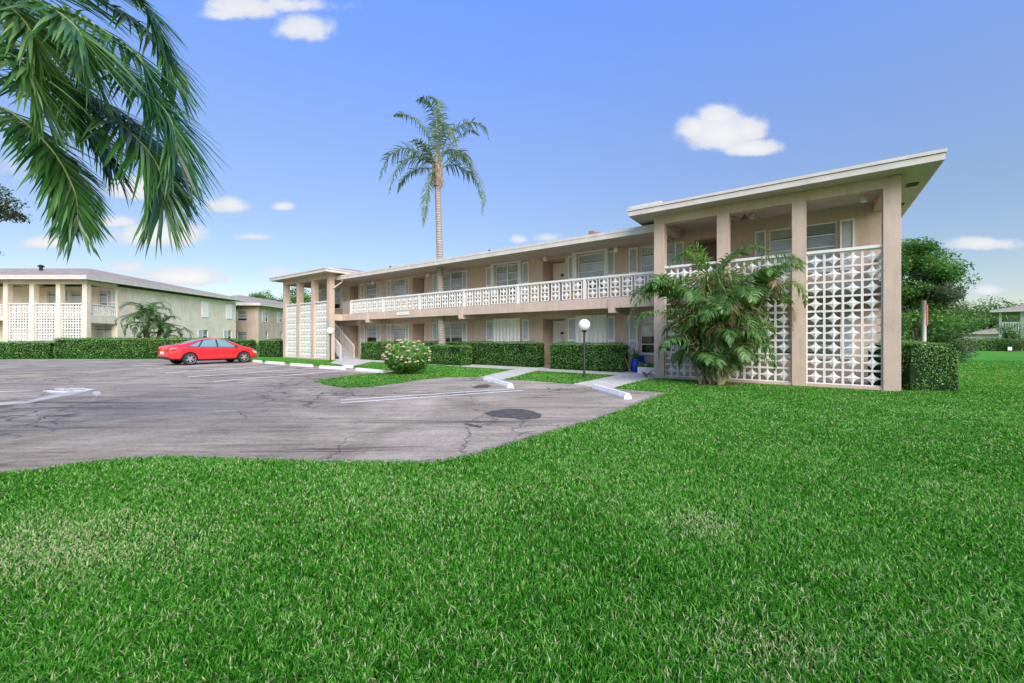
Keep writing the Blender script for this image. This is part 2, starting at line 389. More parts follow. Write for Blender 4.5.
# stall lines and drain apron
def line_between(a, b, w, mat, name='parking_line', z=.014):
    a = Vector(a); b = Vector(b); d = (b-a).normalized(); n = Vector((-d.y, d.x))*w/2
    m_ = MB(); k = max(2, int((b-a).length/.25)); P0 = []; P1 = []
    for i in range(k+1):
        p = a+(b-a)*i/k; P0.append(p+n*random.uniform(.75, 1.1)); P1.append(p-n*random.uniform(.75, 1.1))
    for i in range(k): m_.face([(P1[i].x, P1[i].y, z), (P1[i+1].x, P1[i+1].y, z), (P0[i+1].x, P0[i+1].y, z), (P0[i].x, P0[i].y, z)])
    return tag(m_.build(name, mat), kind='structure')
for a, b in (((131, 366.8), (236, 361.6)), ((146.4, 369.5), (262, 363.6)), ((165.4, 373.4), (288, 365.5)), ((187.4, 377.4), (318, 368.4)), ((213.7, 382), (355, 370.1))):
    A = gp(*a); B = gp(*b); line_between(A, B, .17, M['line_worn'])
    A = Vector(A); B = Vector(B); line_between(A, A+(B-A)*.14, .22, M['line'], z=.018)
    line_between(A+(B-A)*.45, B, .15, M['line'], z=.018)
line_between(gp(341, 400.6), gp(514.5, 389.2), .10, M['line'])
line_between(gp(341, 403.4), gp(523, 390.8), .10, M['line'])
line_between(gp(-60, 393.5), gp(32, 391.2), .12, M['line'])
def pxpoly(name, pts, z, mat, jit=.02): return sheet(name, dens([gp(*p) for p in pts], step=.15, jit=jit), z, mat)
pxpoly('patched_asphalt', [(484.5, 414), (492, 411.5), (506, 409.2), (522, 409.7), (534, 412), (541, 415.5), (538, 419), (524, 420), (505, 418), (490, 416.5)], .014, M['patch'], .03)
pxpoly('patched_asphalt', [(472, 387.3), (478, 385.2), (487, 385), (492, 386.5), (486, 388.2), (476, 388.6)], .014, M['patch'], .03)
pxpoly('patched_asphalt', [(464, 424.5), (468, 424), (482, 427.2), (480, 428.5), (470, 426.7)], .014, M['patch'], .02)
pxpoly('painted_apron', [(-30, 404), (26, 401.5), (50, 396), (75, 391), (80, 394), (60, 397.2), (28, 403.8), (-30, 408)], .014, M['faded'], .02)
pxpoly('drain_apron', [(46, 393.5), (58, 388.5), (84, 388.3), (93, 390.5), (84, 393.2), (62, 395)], .018, M['faded'], .03)
pxpoly('painted_apron', [(91.5, 394), (94, 391.6), (99, 391.9), (101, 394.3), (97, 397)], .014, M['faded'], .02)
def storm_drain():
    x, y = gp(68.5, 391.2); o = empty('storm_drain', (x, y, .02), R(-14), 'cast grate of the storm drain set in a pale concrete apron', 'drain')
    f = MB(); f.box(-.42, .42, -.30, .30, 0, .012); f.build('grate_frame', M['stop'], o)
    for i in range(4):
        for j in range(2):
            b = MB(); b.lathe([(.055, .0135), (.055, .018)], (-.3+i*.2, -.12+j*.24, 0), 10); b.build('grate_slot', M['dark'], o)
storm_drain()

# wheel stops
def wheel_stop(a, b, label, z=.008):
    a = Vector(a); b = Vector(b); L = (b-a).length; o = MB(); h = .14; w = .10
    prof = [(-w, 0), (-w, .05), (-.045, h), (.045, h), (w, .05), (w, 0)]
    n = len(prof)
    for x in (0, L): o.v += [(x, p[0], p[1]) for p in prof]
    for i in range(n-1): o.f.append((i, i+1, n+i+1, n+i)); o.mi.append(0)
    o.f.append(tuple(range(n))[::-1]); o.f.append(tuple(range(n, 2*n))); o.mi += [0, 0]
    ob = o.build('wheel_stop', M['stop'], bev=.012)
    ob.location = (a.x, a.y, z); ob.rotation_euler = (0, 0, math.atan2(b.y-a.y, b.x-a.x))
    return tag(ob, label, 'wheel stop', 'white concrete wheel stops along the parking bays')
wheel_stop(gp(595, 389.5), gp(628, 399.5), 'nearest white wheel stop, pointing at the path beside the big clump palm')
wheel_stop(gp(485.5, 380.8), gp(510.5, 388.2), 'white wheel stop at the foot of the path to the white ground floor door')
wheel_stop(gp(357, 371), gp(384.5, 373.6), 'white wheel stop just behind the grass island tip')
wheel_stop(gp(320.6, 368.5), gp(344.5, 369.8), 'white wheel stop in front of the far lamp post')
wheel_stop(gp(291.5, 365.8), gp(311.8, 367.3), 'white wheel stop below the middle of the far breeze block screens')
wheel_stop(gp(266.6, 363.6), gp(283.4, 364.8), 'white wheel stop on the right of the one by the red car nose')
wheel_stop(gp(250, 361.9), gp(260.6, 362.8), 'white wheel stop under the nose of the red car')
wheel_stop(gp(344, 367.9), gp(352, 368.4), 'short broken piece of wheel stop at the end of the stair path')

# ------------------------------------------------------------------ grass
def inpoly(X, Yv, poly):
    c = np.zeros(len(X), bool); n = len(poly)
    for i in range(n):
        x1, y1 = poly[i]; x2, y2 = poly[(i+1) % n]
        if y1 == y2: continue
        m = ((y1 > Yv) != (y2 > Yv)) & (X < (x2-x1)*(Yv-y1)/(y2-y1)+x1); c ^= m
    return c
foot = [L2W(-35, .02), L2W(0, .02), L2W(.05, 15), L2W(-35, 15)]
foot2 = [L2W(-6.6, -.02), L2W(0, -.02), L2W(0, 1), L2W(-6.6, 1)]
main_bed = [L2W(-6.6, -.28), L2W(-.1, -.22), L2W(-.1, .1), L2W(-6.6, .1)]
PN = [rng.uniform(0, 6.28, 12), rng.uniform(-1, 1, (12, 2))]
def vnoise(X, Y_, sc_):
    r = 0
    for i in range(12): r = r+np.sin((X*PN[1][i, 0]+Y_*PN[1][i, 1])*sc_*(1+i*.35)+PN[0][i])/(1+i*.15)
    return r/4
def lawn_grass():
    N = 1250000
    u = rng.random(N); ya, yb = 1.35, 27.0
    y = (math.sqrt(ya)+(math.sqrt(yb)-math.sqrt(ya))*u)**2
    x = rng.uniform(-1, 1, N)*(y*1.33+.5)
    keep = ~inpoly(x, y, [(p[0], p[1]) for p in lot])
    for p in paths+[foot, foot2, main_bed]: keep &= ~inpoly(x, y, p)
    keep &= ~((x < -17) & (y > 24)); keep &= rng.random(N) > np.clip((y-16)/11, 0, 1)**1.5
    x, y = x[keep], y[keep]; n = len(x)
    patch = np.exp(-(((x+3.1)/.9)**2+((y-2.75)/.42)**2))*1.0+np.exp(-(((x-1.42)/.30)**2+((y-3.1)/.20)**2))*.9
    patch += np.exp(-(((x-1.15)/.28)**2+((y-1.85)/.14)**2))*.8+np.exp(-(((x+.9)/1.6)**2+((y-3.6)/.5)**2))*.25
    pn = vnoise(x, y, 1.6); p2 = vnoise(x+31, y-7, 5.0); p3 = vnoise(x*.7-11, y+5, .55)+.7*vnoise(x+3, y*1.3, 11.0)
    th = rng.uniform(0, 6.283, n); lean = np.abs(rng.normal(0, .5, n))+.1
    h = (.030+.026*rng.random(n)+.006*pn+.004*p3)*(1-.45*np.clip(patch, 0, 1))
    h *= np.clip(1.0-.012*y, .72, 1.0)
    w = (.0017+.00072*y)*rng.uniform(.55, 1.35, n)
    dx, dy = np.cos(th), np.sin(th); sx, sy = -dy, dx
    fa = rng.uniform(0, 6.283, n); sx, sy = np.cos(fa), np.sin(fa)
    B = np.stack([x, y, np.zeros(n)], 1); Sd = np.stack([sx, sy, np.zeros(n)], 1)*w[:, None]
    D = np.stack([dx, dy, np.zeros(n)], 1)
    m1 = B+D*(h*lean*.35)[:, None]; m1[:, 2] = h*.6
    m2 = B+D*(h*lean*1.25)[:, None]; m2[:, 2] = h*np.clip(1.12-.35*lean, .35, 1.1)
    V = np.stack([B-Sd*.8, B+Sd*.8, m1+Sd, m1-Sd, m2], 1).reshape(-1, 3)
    base = np.arange(n)[:, None]*5
    Q = base+np.array([[0, 1, 2, 3]]); T = base+np.array([[3, 2, 4]])
    t = np.clip(rng.normal(.41+.07*pn+.06*p2+.07*p3, .27, n), 0, .84)
    dead = rng.random(n) < np.clip(.085+.05*p2+.45*patch, .02, .75)
    t[dead] = rng.uniform(.855, .98, dead.sum())
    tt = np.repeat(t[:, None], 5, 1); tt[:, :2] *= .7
    o = fastmesh('lawn_grass', V, Q, T, M['grass'], tt.ravel()); o['kind'] = 'stuff'
    tag(o, 'dense green St Augustine grass blades flecked with straw', 'grass')
lawn_grass()

# ------------------------------------------------------------------ buildings
def quadcells(mb, s0, s1, z0, z1, holes, t, depth, axis='s'):
    """wall face at t with rectangular holes (s0,s1,z0,z1[,depth]) and reveals"""
    xs = sorted({s0, s1, *[h[0] for h in holes], *[h[1] for h in holes]}); zs = sorted({z0, z1, *[h[2] for h in holes], *[h[3] for h in holes]})
    P = (lambda a, b, c: (a, b, c)) if axis == 's' else (lambda a, b, c: (b, a, c))
    for i in range(len(xs)-1):
        for j in range(len(zs)-1):
            cx, cz = (xs[i]+xs[i+1])/2, (zs[j]+zs[j+1])/2
            if any(h[0] < cx < h[1] and h[2] < cz < h[3] for h in holes): continue
            mb.face([P(xs[i], t, zs[j]), P(xs[i+1], t, zs[j]), P(xs[i+1], t, zs[j+1]), P(xs[i], t, zs[j+1])])
    for h in holes:
        d = t+(h[4] if len(h) > 4 else depth)
        a, b, c, e = h[:4]
        mb.face([P(a, t, c), P(a, d, c), P(a, d, e), P(a, t, e)]); mb.face([P(b, t, c), P(b, t, e), P(b, d, e), P(b, d, c)])
        mb.face([P(a, t, e), P(a, d, e), P(b, d, e), P(b, t, e)]); mb.face([P(a, t, c), P(b, t, c), P(b, d, c), P(a, d, c)])
def xform(mb, n0, fn):
    for i in range(n0, len(mb.v)): mb.v[i] = fn(mb.v[i])

def window(par, s0, s1, z0, z1, t, cols=2, rows=4, raised=0.0, fn=None, grille=False):
    f = MB(); fw = .045; fd = t+.07
    def fin(m, name, mat, p, **k):
        if fn: xform(m, 0, fn)
        return m.build(name, mat, p, **k)
    f.box(s0, s0+fw, fd, fd+.05, z0, z1); f.box(s1-fw, s1, fd, fd+.05, z0, z1)
    f.box(s0+fw, s1-fw, fd, fd+.05, z0, z0+fw); f.box(s0+fw, s1-fw, fd, fd+.05, z1-fw, z1)
    for c in range(1, cols):
        x = s0+(s1-s0)*c/cols; f.box(x-.03, x+.03, fd-.004, fd+.046, z0+fw, z1-fw)
    for r_ in range(1, rows):
        z = z0+(z1-z0)*r_/rows; f.box(s0+fw, s1-fw, fd+.006, fd+.044, z-.018, z+.018)
    w = fin(f, 'window', M['white'], par)
    g_ = MB(); g_.face([(s0+fw, fd+.03, z0+fw), (s1-fw, fd+.03, z0+fw), (s1-fw, fd+.03, z1-fw), (s0+fw, fd+.03, z1-fw)])
    fin(g_, 'pane', M['glass'], w)
    b_ = MB(); zb = z0+(z1-z0)*raised
    zg = z0+(z1-z0)*.76
    b_.face([(s0+.02, fd+.07, zb), (s1-.02, fd+.07, zb), (s1-.02, fd+.07, zg-.03), (s0+.02, fd+.07, zg-.03)])
    b_.face([(s0+.02, fd+.075, zg+.04), (s1-.02, fd+.075, zg+.04), (s1-.02, fd+.06, z1), (s0+.02, fd+.06, z1)])
    fin(b_, 'blind', M['blinds'], w)
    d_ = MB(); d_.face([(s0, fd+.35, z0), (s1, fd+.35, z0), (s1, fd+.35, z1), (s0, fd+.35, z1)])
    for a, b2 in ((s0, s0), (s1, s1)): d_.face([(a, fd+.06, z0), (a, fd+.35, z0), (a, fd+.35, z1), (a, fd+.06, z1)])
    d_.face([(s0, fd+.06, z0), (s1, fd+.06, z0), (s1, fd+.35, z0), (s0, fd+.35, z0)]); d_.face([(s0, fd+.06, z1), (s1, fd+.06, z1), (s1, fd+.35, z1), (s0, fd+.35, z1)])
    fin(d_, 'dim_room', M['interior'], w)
    sl = MB(); sl.box(s0-.05, s1+.05, t-.05, t+.065, z0-.06, z0-.002); fin(sl, 'sill', M['fascia'], w)
    if grille:
        gr = MB(); gw = (s1-s0)/3; zz0 = z0+(z1-z0)*.4; gh = (z1-zz0)/3
        for i in range(3):
            for j in range(3):
                cx, cz = s0+gw*(i+.5), zz0+gh*(j+.5); n0 = len(gr.v)
                gr.lathe([(.07, -.01), (.07, .01)], (0, 0, 0), 4)
                for k in range(n0, len(gr.v)): x, y, z = gr.v[k]; gr.v[k] = (cx+x*1.2, fd+.015+z*.5, cz+y*1.2)
        fin(gr, 'grille', M['white'], w)
    return w
def shutter(par, s0, s1, z0, z1, t, fn=None):
    m_ = MB(); a = .045; y0, y1 = t-.045, t-.003
    m_.box(s0, s0+a, y0, y1, z0, z1); m_.box(s1-a, s1, y0, y1, z0, z1)
    zm = z0+(z1-z0)*.36
    for z in ((z0, z0+a*1.3), (zm-a*.7, zm+a*.7), (z1-a*1.3, z1)): m_.box(s0+a, s1-a, y0+.001, y1, z[0], z[1])
    if fn: xform(m_, 0, fn)
    sh = m_.build('shutter', M['white'], par)
    p = MB(); p.face([(s0+a, t-.010, z0+a), (s1-a, t-.010, z0+a), (s1-a, t-.010, z1-a), (s0+a, t-.010, z1-a)])
    for zz in np.arange(z0+.08, z1-.06, .05):
        if abs(zz-zm) < .06: continue
        p.face([(s0+a, t-.034, zz), (s1-a, t-.034, zz), (s1-a, t-.012, zz+.04), (s0+a, t-.012, zz+.04)])
    if fn: xform(p, 0, fn)
    p.build('louvre_panel', M['panel'], sh); return sh
def storm_shutter(par, s0, s1, z0, z1, t):
    n = max(6, int((s1-s0)/.11)); m_ = MB(); pts = []
    for i in range(n+1): pts.append((s0+(s1-s0)*i/n, t-.10+(.055 if i % 2 else 0)))
    for i in range(n):
        a, b = pts[i], pts[i+1]; m_.face([(a[0], a[1], z0), (b[0], b[1], z0), (b[0], b[1], z1), (a[0], a[1], z1)])
    m_.box(s0-.03, s1+.03, t-.13, t-.003, z1, z1+.05); m_.box(s0-.03, s1+.03, t-.13, t-.003, z0-.05, z0)
    m_.box((s0+s1)/2-.03, (s0+s1)/2+.03, t-.125, t-.105, z0, z1)
    return m_.build('storm_shutter', M['white'], par)
def accordion_stack(par, s0, s1, z0, z1, t):
    m_ = MB(); n = 5
    for i in range(n):
        a = s0+(s1-s0)*i/n; m_.box(a+.004, s0+(s1-s0)*(i+1)/n-.004, t-.13+(i % 2)*.02, t-.003, z0, z1)
    return m_.build('folded_storm_shutter', M['white'], par)
def star_block(mb, x0, x1, z0, z1, y0, y1, fr=.027, seg=6, fn=None):
    """breeze block: square frame, four quarter round holes leaving a star with hollow sides"""
    n0 = len(mb.v); cx, cz = (x0+x1)/2, (z0+z1)/2
    mb.box(x0, x0+fr, y0, y1, z0, z1); mb.box(x1-fr, x1, y0, y1, z0, z1)
    mb.box(x0+fr, x1-fr, y0, y1, z0, z0+fr); mb.box(x0+fr, x1-fr, y0, y1, z1-fr, z1)
    a0, a1, b0, b1 = x0+fr, x1-fr, z0+fr, z1-fr; rx, rz = (a1-a0)/2*.91, (b1-b0)/2*.90
    out = []
    for (qx, qz, st) in ((a1, b1, 180), (a0, b1, 270), (a0, b0, 0), (a1, b0, 90)):
        for k in range(seg+1):
            t = R(st+90*k/seg if True else 0); out.append((qx+rx*math.cos(t), qz+rz*math.sin(t)))
    # order around the star: corners visited clockwise/anticlockwise consistently
    arcs = []
    for (qx, qz, sa, ea) in ((a1, b1, 180, 270), (a1, b0, 90, 180), (a0, b0, 0, 90), (a0, b1, 270, 360)):
        arc = []
        for k in range(seg+1):
            t = R(ea+(sa-ea)*k/seg); arc.append((qx+rx*math.cos(t), qz+rz*math.sin(t)))
        arcs.append(arc)
    # go: top -> right -> bottom -> left
    top = [(qx, qz) for (qx, qz) in arcs[0]][::-1]
    pts = []
    for (qx, qz, s_, e_) in ((a1, b1, 180, 270), (a1, b0, 90, 180), (a0, b0, 0, 90), (a0, b1, 270, 360)):
        for k in range(seg+1):
            t = R(s_+(e_-s_)*k/seg); pts.append((qx+rx*math.cos(t), qz+rz*math.sin(t)))
    yf, yb = y0+.02, y1-.015; m = len(pts); base = len(mb.v)
    mb.v += [(p[0], yf, p[1]) for p in pts]+[(p[0], yb, p[1]) for p in pts]+[(cx, y0-.012, cz), (cx, yb, cz)]
    for i in range(m):
        j = (i+1) % m
        mb.f.append((base+i, base+j, base+2*m)); mb.f.append((base+m+j, base+m+i, base+2*m+1)); mb.f.append((base+i, base+m+i, base+m+j, base+j)); mb.mi += [mb.cur]*3
    if fn: xform(mb, n0, fn)

ZR, ZB, ZS, ZT = 4.01, 5.52, 5.80, 6.06        # rail top, beam bottom, wing soffit, roof edge top
TW = 2.5
def hip_roof(par, s0, s1, t0, t1, z, zf0, slope=.2, name='roof'):
    m_ = MB(); d = (t1-t0)/2; zr = z+d*slope
    A, B, C, D = (s0, t0, z), (s1, t0, z), (s1, t1, z), (s0, t1, z); E_, F_ = (s0+d, t0+d, zr), (s1-d, t0+d, zr)
    if s1-s0 < t1-t0:
        d = (s1-s0)/2; zr = z+d*slope; E_, F_ = (s0+d, t0+d, zr), (s0+d, t1-d, zr)
        m_.face([A, B, E_]); m_.face([B, C, F_, E_]); m_.face([C, D, F_]); m_.face([D, A, E_, F_])
    else:
        m_.face([A, B, F_, E_]); m_.face([B, C, F_]); m_.face([C, D, E_, F_]); m_.face([D, A, E_])
    rf = m_.build(name, M['roof'], par)
    f = MB(); th = .03
    f.box(s0, s1, t0-th, t0, zf0, z+.02); f.box(s0, s1, t1, t1+th, zf0, z+.02); f.box(s0-th, s0, t0-th, t1+th, zf0, z+.02); f.box(s1, s1+th, t0-th, t1+th, zf0, z+.02)
    f.box(s0-th-.012, s1+th+.012, t0-th-.014, t0-th, z-.07, z+.035); f.box(s1+th, s1+th+.014, t0-th, t1+th, z-.07, z+.035); f.box(s0-th-.014, s0-th, t0-th, t1+th, z-.07, z+.035)
    f.build('fascia', M['fascia'], rf)
    so = MB(); so.face([(s0, t0, zf0+.06), (s0, t1, zf0+.06), (s1, t1, zf0+.06), (s1, t0, zf0+.06)]); so.build('soffit', M['soffit'], rf)
    return rf
def flat_roof(par, s0, s1, t0, t1, z0, z1):
    m_ = MB(); m_.box(s0+.03, s1-.03, t0+.03, t1-.03, z1-.10, z1-.02); rf = m_.build('porch_roof', M['fascia'], par)
    so = MB(); so.box(s0+.03, s1-.03, t0+.03, t1-.03, z0+.02, z0+.07)
    o = so.build('soffit', M['soffit'], rf)
    f = MB(); f.box(s0, s1, t0, t0+.03, z0, z1-.10); f.box(s0, s0+.03, t0+.03, t1, z0, z1-.10); f.box(s1-.03, s1, t0+.03, t1, z0, z1-.10); f.box(s0, s1, t1, t1+.03, z0, z1-.1)
    f.build('fascia', M['fascia'], rf)
    c = MB(); c.box(s0-.03, s1+.03, t0-.03, t0+.02, z1-.085, z1); c.box(s0-.03, s0+.02, t0+.02, t1, z1-.085, z1); c.box(s1-.02, s1+.03, t0+.02, t1, z1-.085, z1)
    c.build('gravel_stop', M['fascia'], rf); return rf
def wing(par, s1, wallmat, outer=1, header_side=True, zbase=-.3, side_open=True):
    """three bay porch with full height breeze block screens; s1 = right end; outer=+1 when the free end is the right end"""
    W_ = 6.54; cols = [(0, .36), (2.06, 2.42), (4.12, 4.48), (6.18, 6.54)]
    for i, (a, b) in enumerate(cols):
        m_ = MB(); m_.box(s1-b, s1-a, 0, .36, zbase, ZS+.02); m_.build('column', wallmat, par, bev=.008)
    b_ = MB()
    for (a, b) in ((.36, 2.06), (2.42, 4.12), (4.48, 6.18)): b_.box(s1-b, s1-a, .004, .34, ZB, ZS+.02)
    b_.build('porch_beam', wallmat, par)
    k = MB()
    for (a, b) in ((.36, 2.06), (2.42, 4.12), (4.48, 6.18)): k.box(s1-b, s1-a, .03, .33, zbase, .09)
    k.build('kerb_wall', wallmat, par)
    for (a, b) in ((.36, 2.06), (2.42, 4.12), (4.48, 6.18)):
        sc_ = MB(); bw = 1.70/4; bh = (ZR-.08-.09)/9
        for i in range(4):
            for j in range(9):
                x = s1-b+i*bw; z = .09+j*bh
                star_block(sc_, x+.001, x+bw-.001, z+.001, z+bh-.001, .12, .19)
        p = sc_.build('breeze_block_screen', M['block'], par)
        r_ = MB(); r_.box(s1-b, s1-a, .06, .24, ZR-.08, ZR); r_.build('screen_cap', M['white'], p, bev=.006)
    # upper floor slab
    lo = s1-W_; sl = MB()
    sl.box(lo+.4, s1-.4, .42 if outer > 0 else 1.62, TW, 2.85, 3.07); sl.build('porch_floor', M['concrete'], par)
    # side openings at both ends
    for end, s_a in ((1, s1), (-1, lo)):
        x0, x1 = (s_a-.34, s_a-.02) if end > 0 else (s_a+.02, s_a+.34)
        hb = MB(); hb.box(x0, x1, .362, TW, ZB-.02, ZS+.02); hb.build('side_beam', wallmat, par)
        if end == outer:
            sb = MB(); sb.box(x0+.02, x1+.004*end, .362, TW, 2.48, 3.10); sb.build('side_slab_edge', wallmat, par)
            rl = MB(); rl.box(x0+.08, x1-.06, .362, TW, ZR-.08, ZR); ro = rl.build('side_rail', M['white'], par)
            pn = MB(); xm = (x0+x1)/2
            def fn(v, xm=xm): return (xm+(v[1]), v[0], v[2])
            for q in range(4):
                ya = .46+q*.52
                star_block(pn, ya, ya+.40, 3.12, 3.52, -.05, .05, fn=fn); star_block(pn, ya, ya+.40, 3.522, 3.925, -.05, .05, fn=fn)
            pn.build('balustrade_panel', M['block'], ro)
            kb = MB(); kb.box(x0+.03, x1-.03, .362, TW, zbase, .12); kb.build('side_kerb', wallmat, par)

# ---- main building
Lw = -28.0
S_END = Lw-6.54
main = empty('apartment_building', (BX, BY, 0), YAW, 'long two storey tan apartment building with white breeze block screens and balcony', 'building')
wing(main, 0, M['tan'], 1)
wing(main, Lw, M['tan'], -1)
wins = [(332, 340), (365.5, 376.5), (391.9, 405.3), (438.4, 461.8), (495, 518.6), (577.5, 604.5), (640, 674.2), (769, 837), (313.5, 321)]
alc = [(349.7, 358.3), (412.5, 425), (542.7, 564.7), (694.4, 724)]
shut = [(360.7, 364.7), (376.9, 380.7), (387.2, 391.4), (405.6, 409.2), (433, 437.8), (462.3, 467.4), (486.4, 493.7), (522.7, 529.2), (568, 576.6), (607.6, 615.2), (628.8, 638), (675, 683.8), (754.8, 766.4), (839.5, 854.7), (340.4, 342.6), (322, 325.6)]
U = 2.95
holes = []
for a, b in wins:
    for dz in (0, U): holes.append((S(a, TW), S(b, TW), .78+dz, 2.42+dz, .16))
for a, b in alc:
    for dz in (0, U): holes.append((S(a, TW), S(b, TW), .12+dz, 2.40+dz, .95))
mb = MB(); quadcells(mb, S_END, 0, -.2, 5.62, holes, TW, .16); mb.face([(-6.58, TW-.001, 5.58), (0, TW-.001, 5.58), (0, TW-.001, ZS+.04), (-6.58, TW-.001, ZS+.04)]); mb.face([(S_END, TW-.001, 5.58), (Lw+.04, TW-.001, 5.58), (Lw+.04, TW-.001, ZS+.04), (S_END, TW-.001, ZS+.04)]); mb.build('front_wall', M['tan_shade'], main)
mb = MB()
mb.face([(S_END, 15, -.2), (0, 15, -.2), (0, 15, 5.9), (S_END, 15, 5.9)])
mb.face([(S_END, TW, -.2), (S_END, 15, -.2), (S_END, 15, 5.9), (S_END, TW, 5.9)])
mb.build('rear_wall', M['tan'], main)
eh = [(4.5, 5.3, .8, 2.3), (4.5, 5.3, 3.75, 5.3), (10.2, 11, .8, 2.3), (10.2, 11, 3.75, 5.3)]
mb = MB(); quadcells(mb, TW, 15, -.2, 5.9, eh, 0, -.16, 't'); mb.build('end_wall', M['tan'], main)
for h in eh: window(main, h[0], h[1], h[2], h[3], 0, 1, 3, .2, fn=lambda v: (-v[1], v[0], v[2]))
for i, (a, b) in enumerate(wins):
    s0, s1 = S(a, TW), S(b, TW); ncol = 2 if (s1-s0) > 1.45 else 1
    for lv, dz in enumerate((0, U)):
        if lv == 0 and i in (4, 5):
            storm_shutter(main, s0-.03, s1+.12, .76, 2.46, TW); continue
        window(main, s0, s1, .78+dz, 2.42+dz, TW, ncol, 4, [.25, .3, .26, .28, .27, .22, .0, .0, .1][i] if lv else [.4, .45, .3, .42, 0, 0, .45, .1, 0][i], grille=(i == 1 and lv == 0))
for i in (4, 5):
    s0, s1 = S(wins[i][0], TW), S(wins[i][1], TW)
    accordion_stack(main, s0-.22, s0-.02, .76+U, 2.46+U, TW); accordion_stack(main, s1+.02, s1+.2, .74+U, 2.5+U, TW)
    t_ = MB(); t_.box(s0-.24, s1+.22, TW-.15, TW-.003, 2.465+U, 2.52+U); t_.build('storm_shutter_track', M['white'], main)
for a, b in shut:
    for dz in (0, U):
        s0, s1 = S(a, TW), S(b, TW); shutter(main, s0+.01, max(s1-.01, s0+.3), .74+dz, 2.42+dz, TW)
for i, (a, b) in enumerate(alc):
    s0, s1 = S(a, TW), S(b, TW); d = TW+.95
    for lv, dz in enumerate((0, U)):
        brown = i == 0 or (i == 3)
        ds0, ds1 = s0+.08, s1-.08
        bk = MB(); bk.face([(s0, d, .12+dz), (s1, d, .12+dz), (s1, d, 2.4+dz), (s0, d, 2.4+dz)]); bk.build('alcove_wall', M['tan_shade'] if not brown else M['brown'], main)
        dr = MB(); dr.box(ds0, ds1, d-.06, d-.004, .13+dz, 2.34+dz)
        n0 = 0
        for (pa, pb, za, zb) in ((.12, .46, .2, .95), (.54, .88, .2, .95), (.12, .46, 1.15, 2.1), (.54, .88, 1.15, 2.1)):
            wd = ds1-ds0; dr.box(ds0+wd*pa, ds0+wd*pb, d-.072, d-.0605, za+dz, zb+dz)
        door = dr.build('door', M['brown'] if brown else M['white'], main, bev=.004)
        hn = MB(); hn.lathe([(.015, 0), (.03, .03), (.03, .06), (.01, .075)], (0, 0, 0), 12)
        xform(hn, 0, lambda v: (ds0+.1+v[0], d-.06-v[2], 1.08+dz+v[1])); hn.lathe([(.02, 0), (.02, .01)], (0, 0, 0), 8)
        hn.build('handle', M['dark'], door)
        if not brown and i == 2:
            pl = MB(); pl.box((ds0+ds1)/2-.09, (ds0+ds1)/2+.09, d-.082, d-.0735, 1.66+dz, 1.76+dz); pl.build('number_plate', M['dark'], door)
        if i == 1:
            wr = MB()
            for k in range(20):
                an = k/20*6.283; wr.tube([((ds0+ds1)/2+.17*math.cos(an), d-.09, 1.62+dz+.22*math.sin(an)), ((ds0+ds1)/2+.17*math.cos(an+.33), d-.09, 1.62+dz+.22*math.sin(an+.33))], .045, 6)
            wr.build('wreath', M['hedge_core'], door)
        th = MB(); th.box(s0+.01, s1-.01, TW-.1, d, .05+dz, .118+dz); th.build('threshold', M['concrete'], main)
# walkway slab, edge beam, corbels
TE = .85
s_l = S(331.5, TE); s_r = -6.56
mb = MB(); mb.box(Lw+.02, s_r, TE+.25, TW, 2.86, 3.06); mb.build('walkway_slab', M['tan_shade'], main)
mb = MB(); mb.box(Lw+.02, s_r, TE, TE+.25, 2.67, 3.10); mb.build('walkway_edge_beam', M['tan'], main, bev=.01)
for a, b in ((608.6, 614.5), (459, 464.2), (366, 370)):
    x0, x1 = S(a, TE), S(b, TE); m_ = MB(); m_.box(x0, x0+.26, TE-.05, TE+.253, 2.47, 3.05); m_.box(x0+.002, x0+.258, TE+.2531, TW, 2.47, 2.858); m_.build('cantilever_beam', M['tan'], main, bev=.008)
mb = MB(); mb.box(Lw-.3, Lw+.018, .362, TE+.24, 2.672, 3.098); mb.build('stair_head_beam', M['tan'], main)
rail_l = S(349.7, TE); posts_px = [349.9, 382, 418.8, 463.4, 517.2, 584, 651]
mb = MB(); mb.box(rail_l, s_r-.0, TE+.02, TE+.17, ZR-.085, ZR); rail = mb.build('balcony_rail', M['white'], main, bev=.006)
ps = [S(p, TE) for p in posts_px]; ps[-1] = s_r-.0
for i, x in enumerate(ps[:-1]):
    m_ = MB(); m_.box(x-.06, x+.06, TE+.03, TE+.16, 3.10, ZR-.086); m_.build('balcony_post', M['white'], main)
    span = ps[i+1]-x; n = max(3, int(round((span-.12)/.535))); pitch = (span-.16)/n
    for k in range(n):
        xa = x+.10+k*pitch+(pitch-.40)/2; pn = MB()
        star_block(pn, xa, xa+.40, 3.13, 3.52, TE+.05, TE+.14); star_block(pn, xa, xa+.40, 3.523, 3.918, TE+.05, TE+.14)
        pn.build('balustrade_panel', M['block'], rail)
# beige picket railing beside the far stair
mb = MB(); x = Lw+.05
mb.box(Lw+.02, rail_l-.07, TE+.06, TE+.11, 3.92, 3.97)
while x < rail_l-.1: mb.box(x, x+.022, TE+.07, TE+.10, 3.10, 3.92); x += .11
mb.build('picket_railing', M['rail_tan'], main)
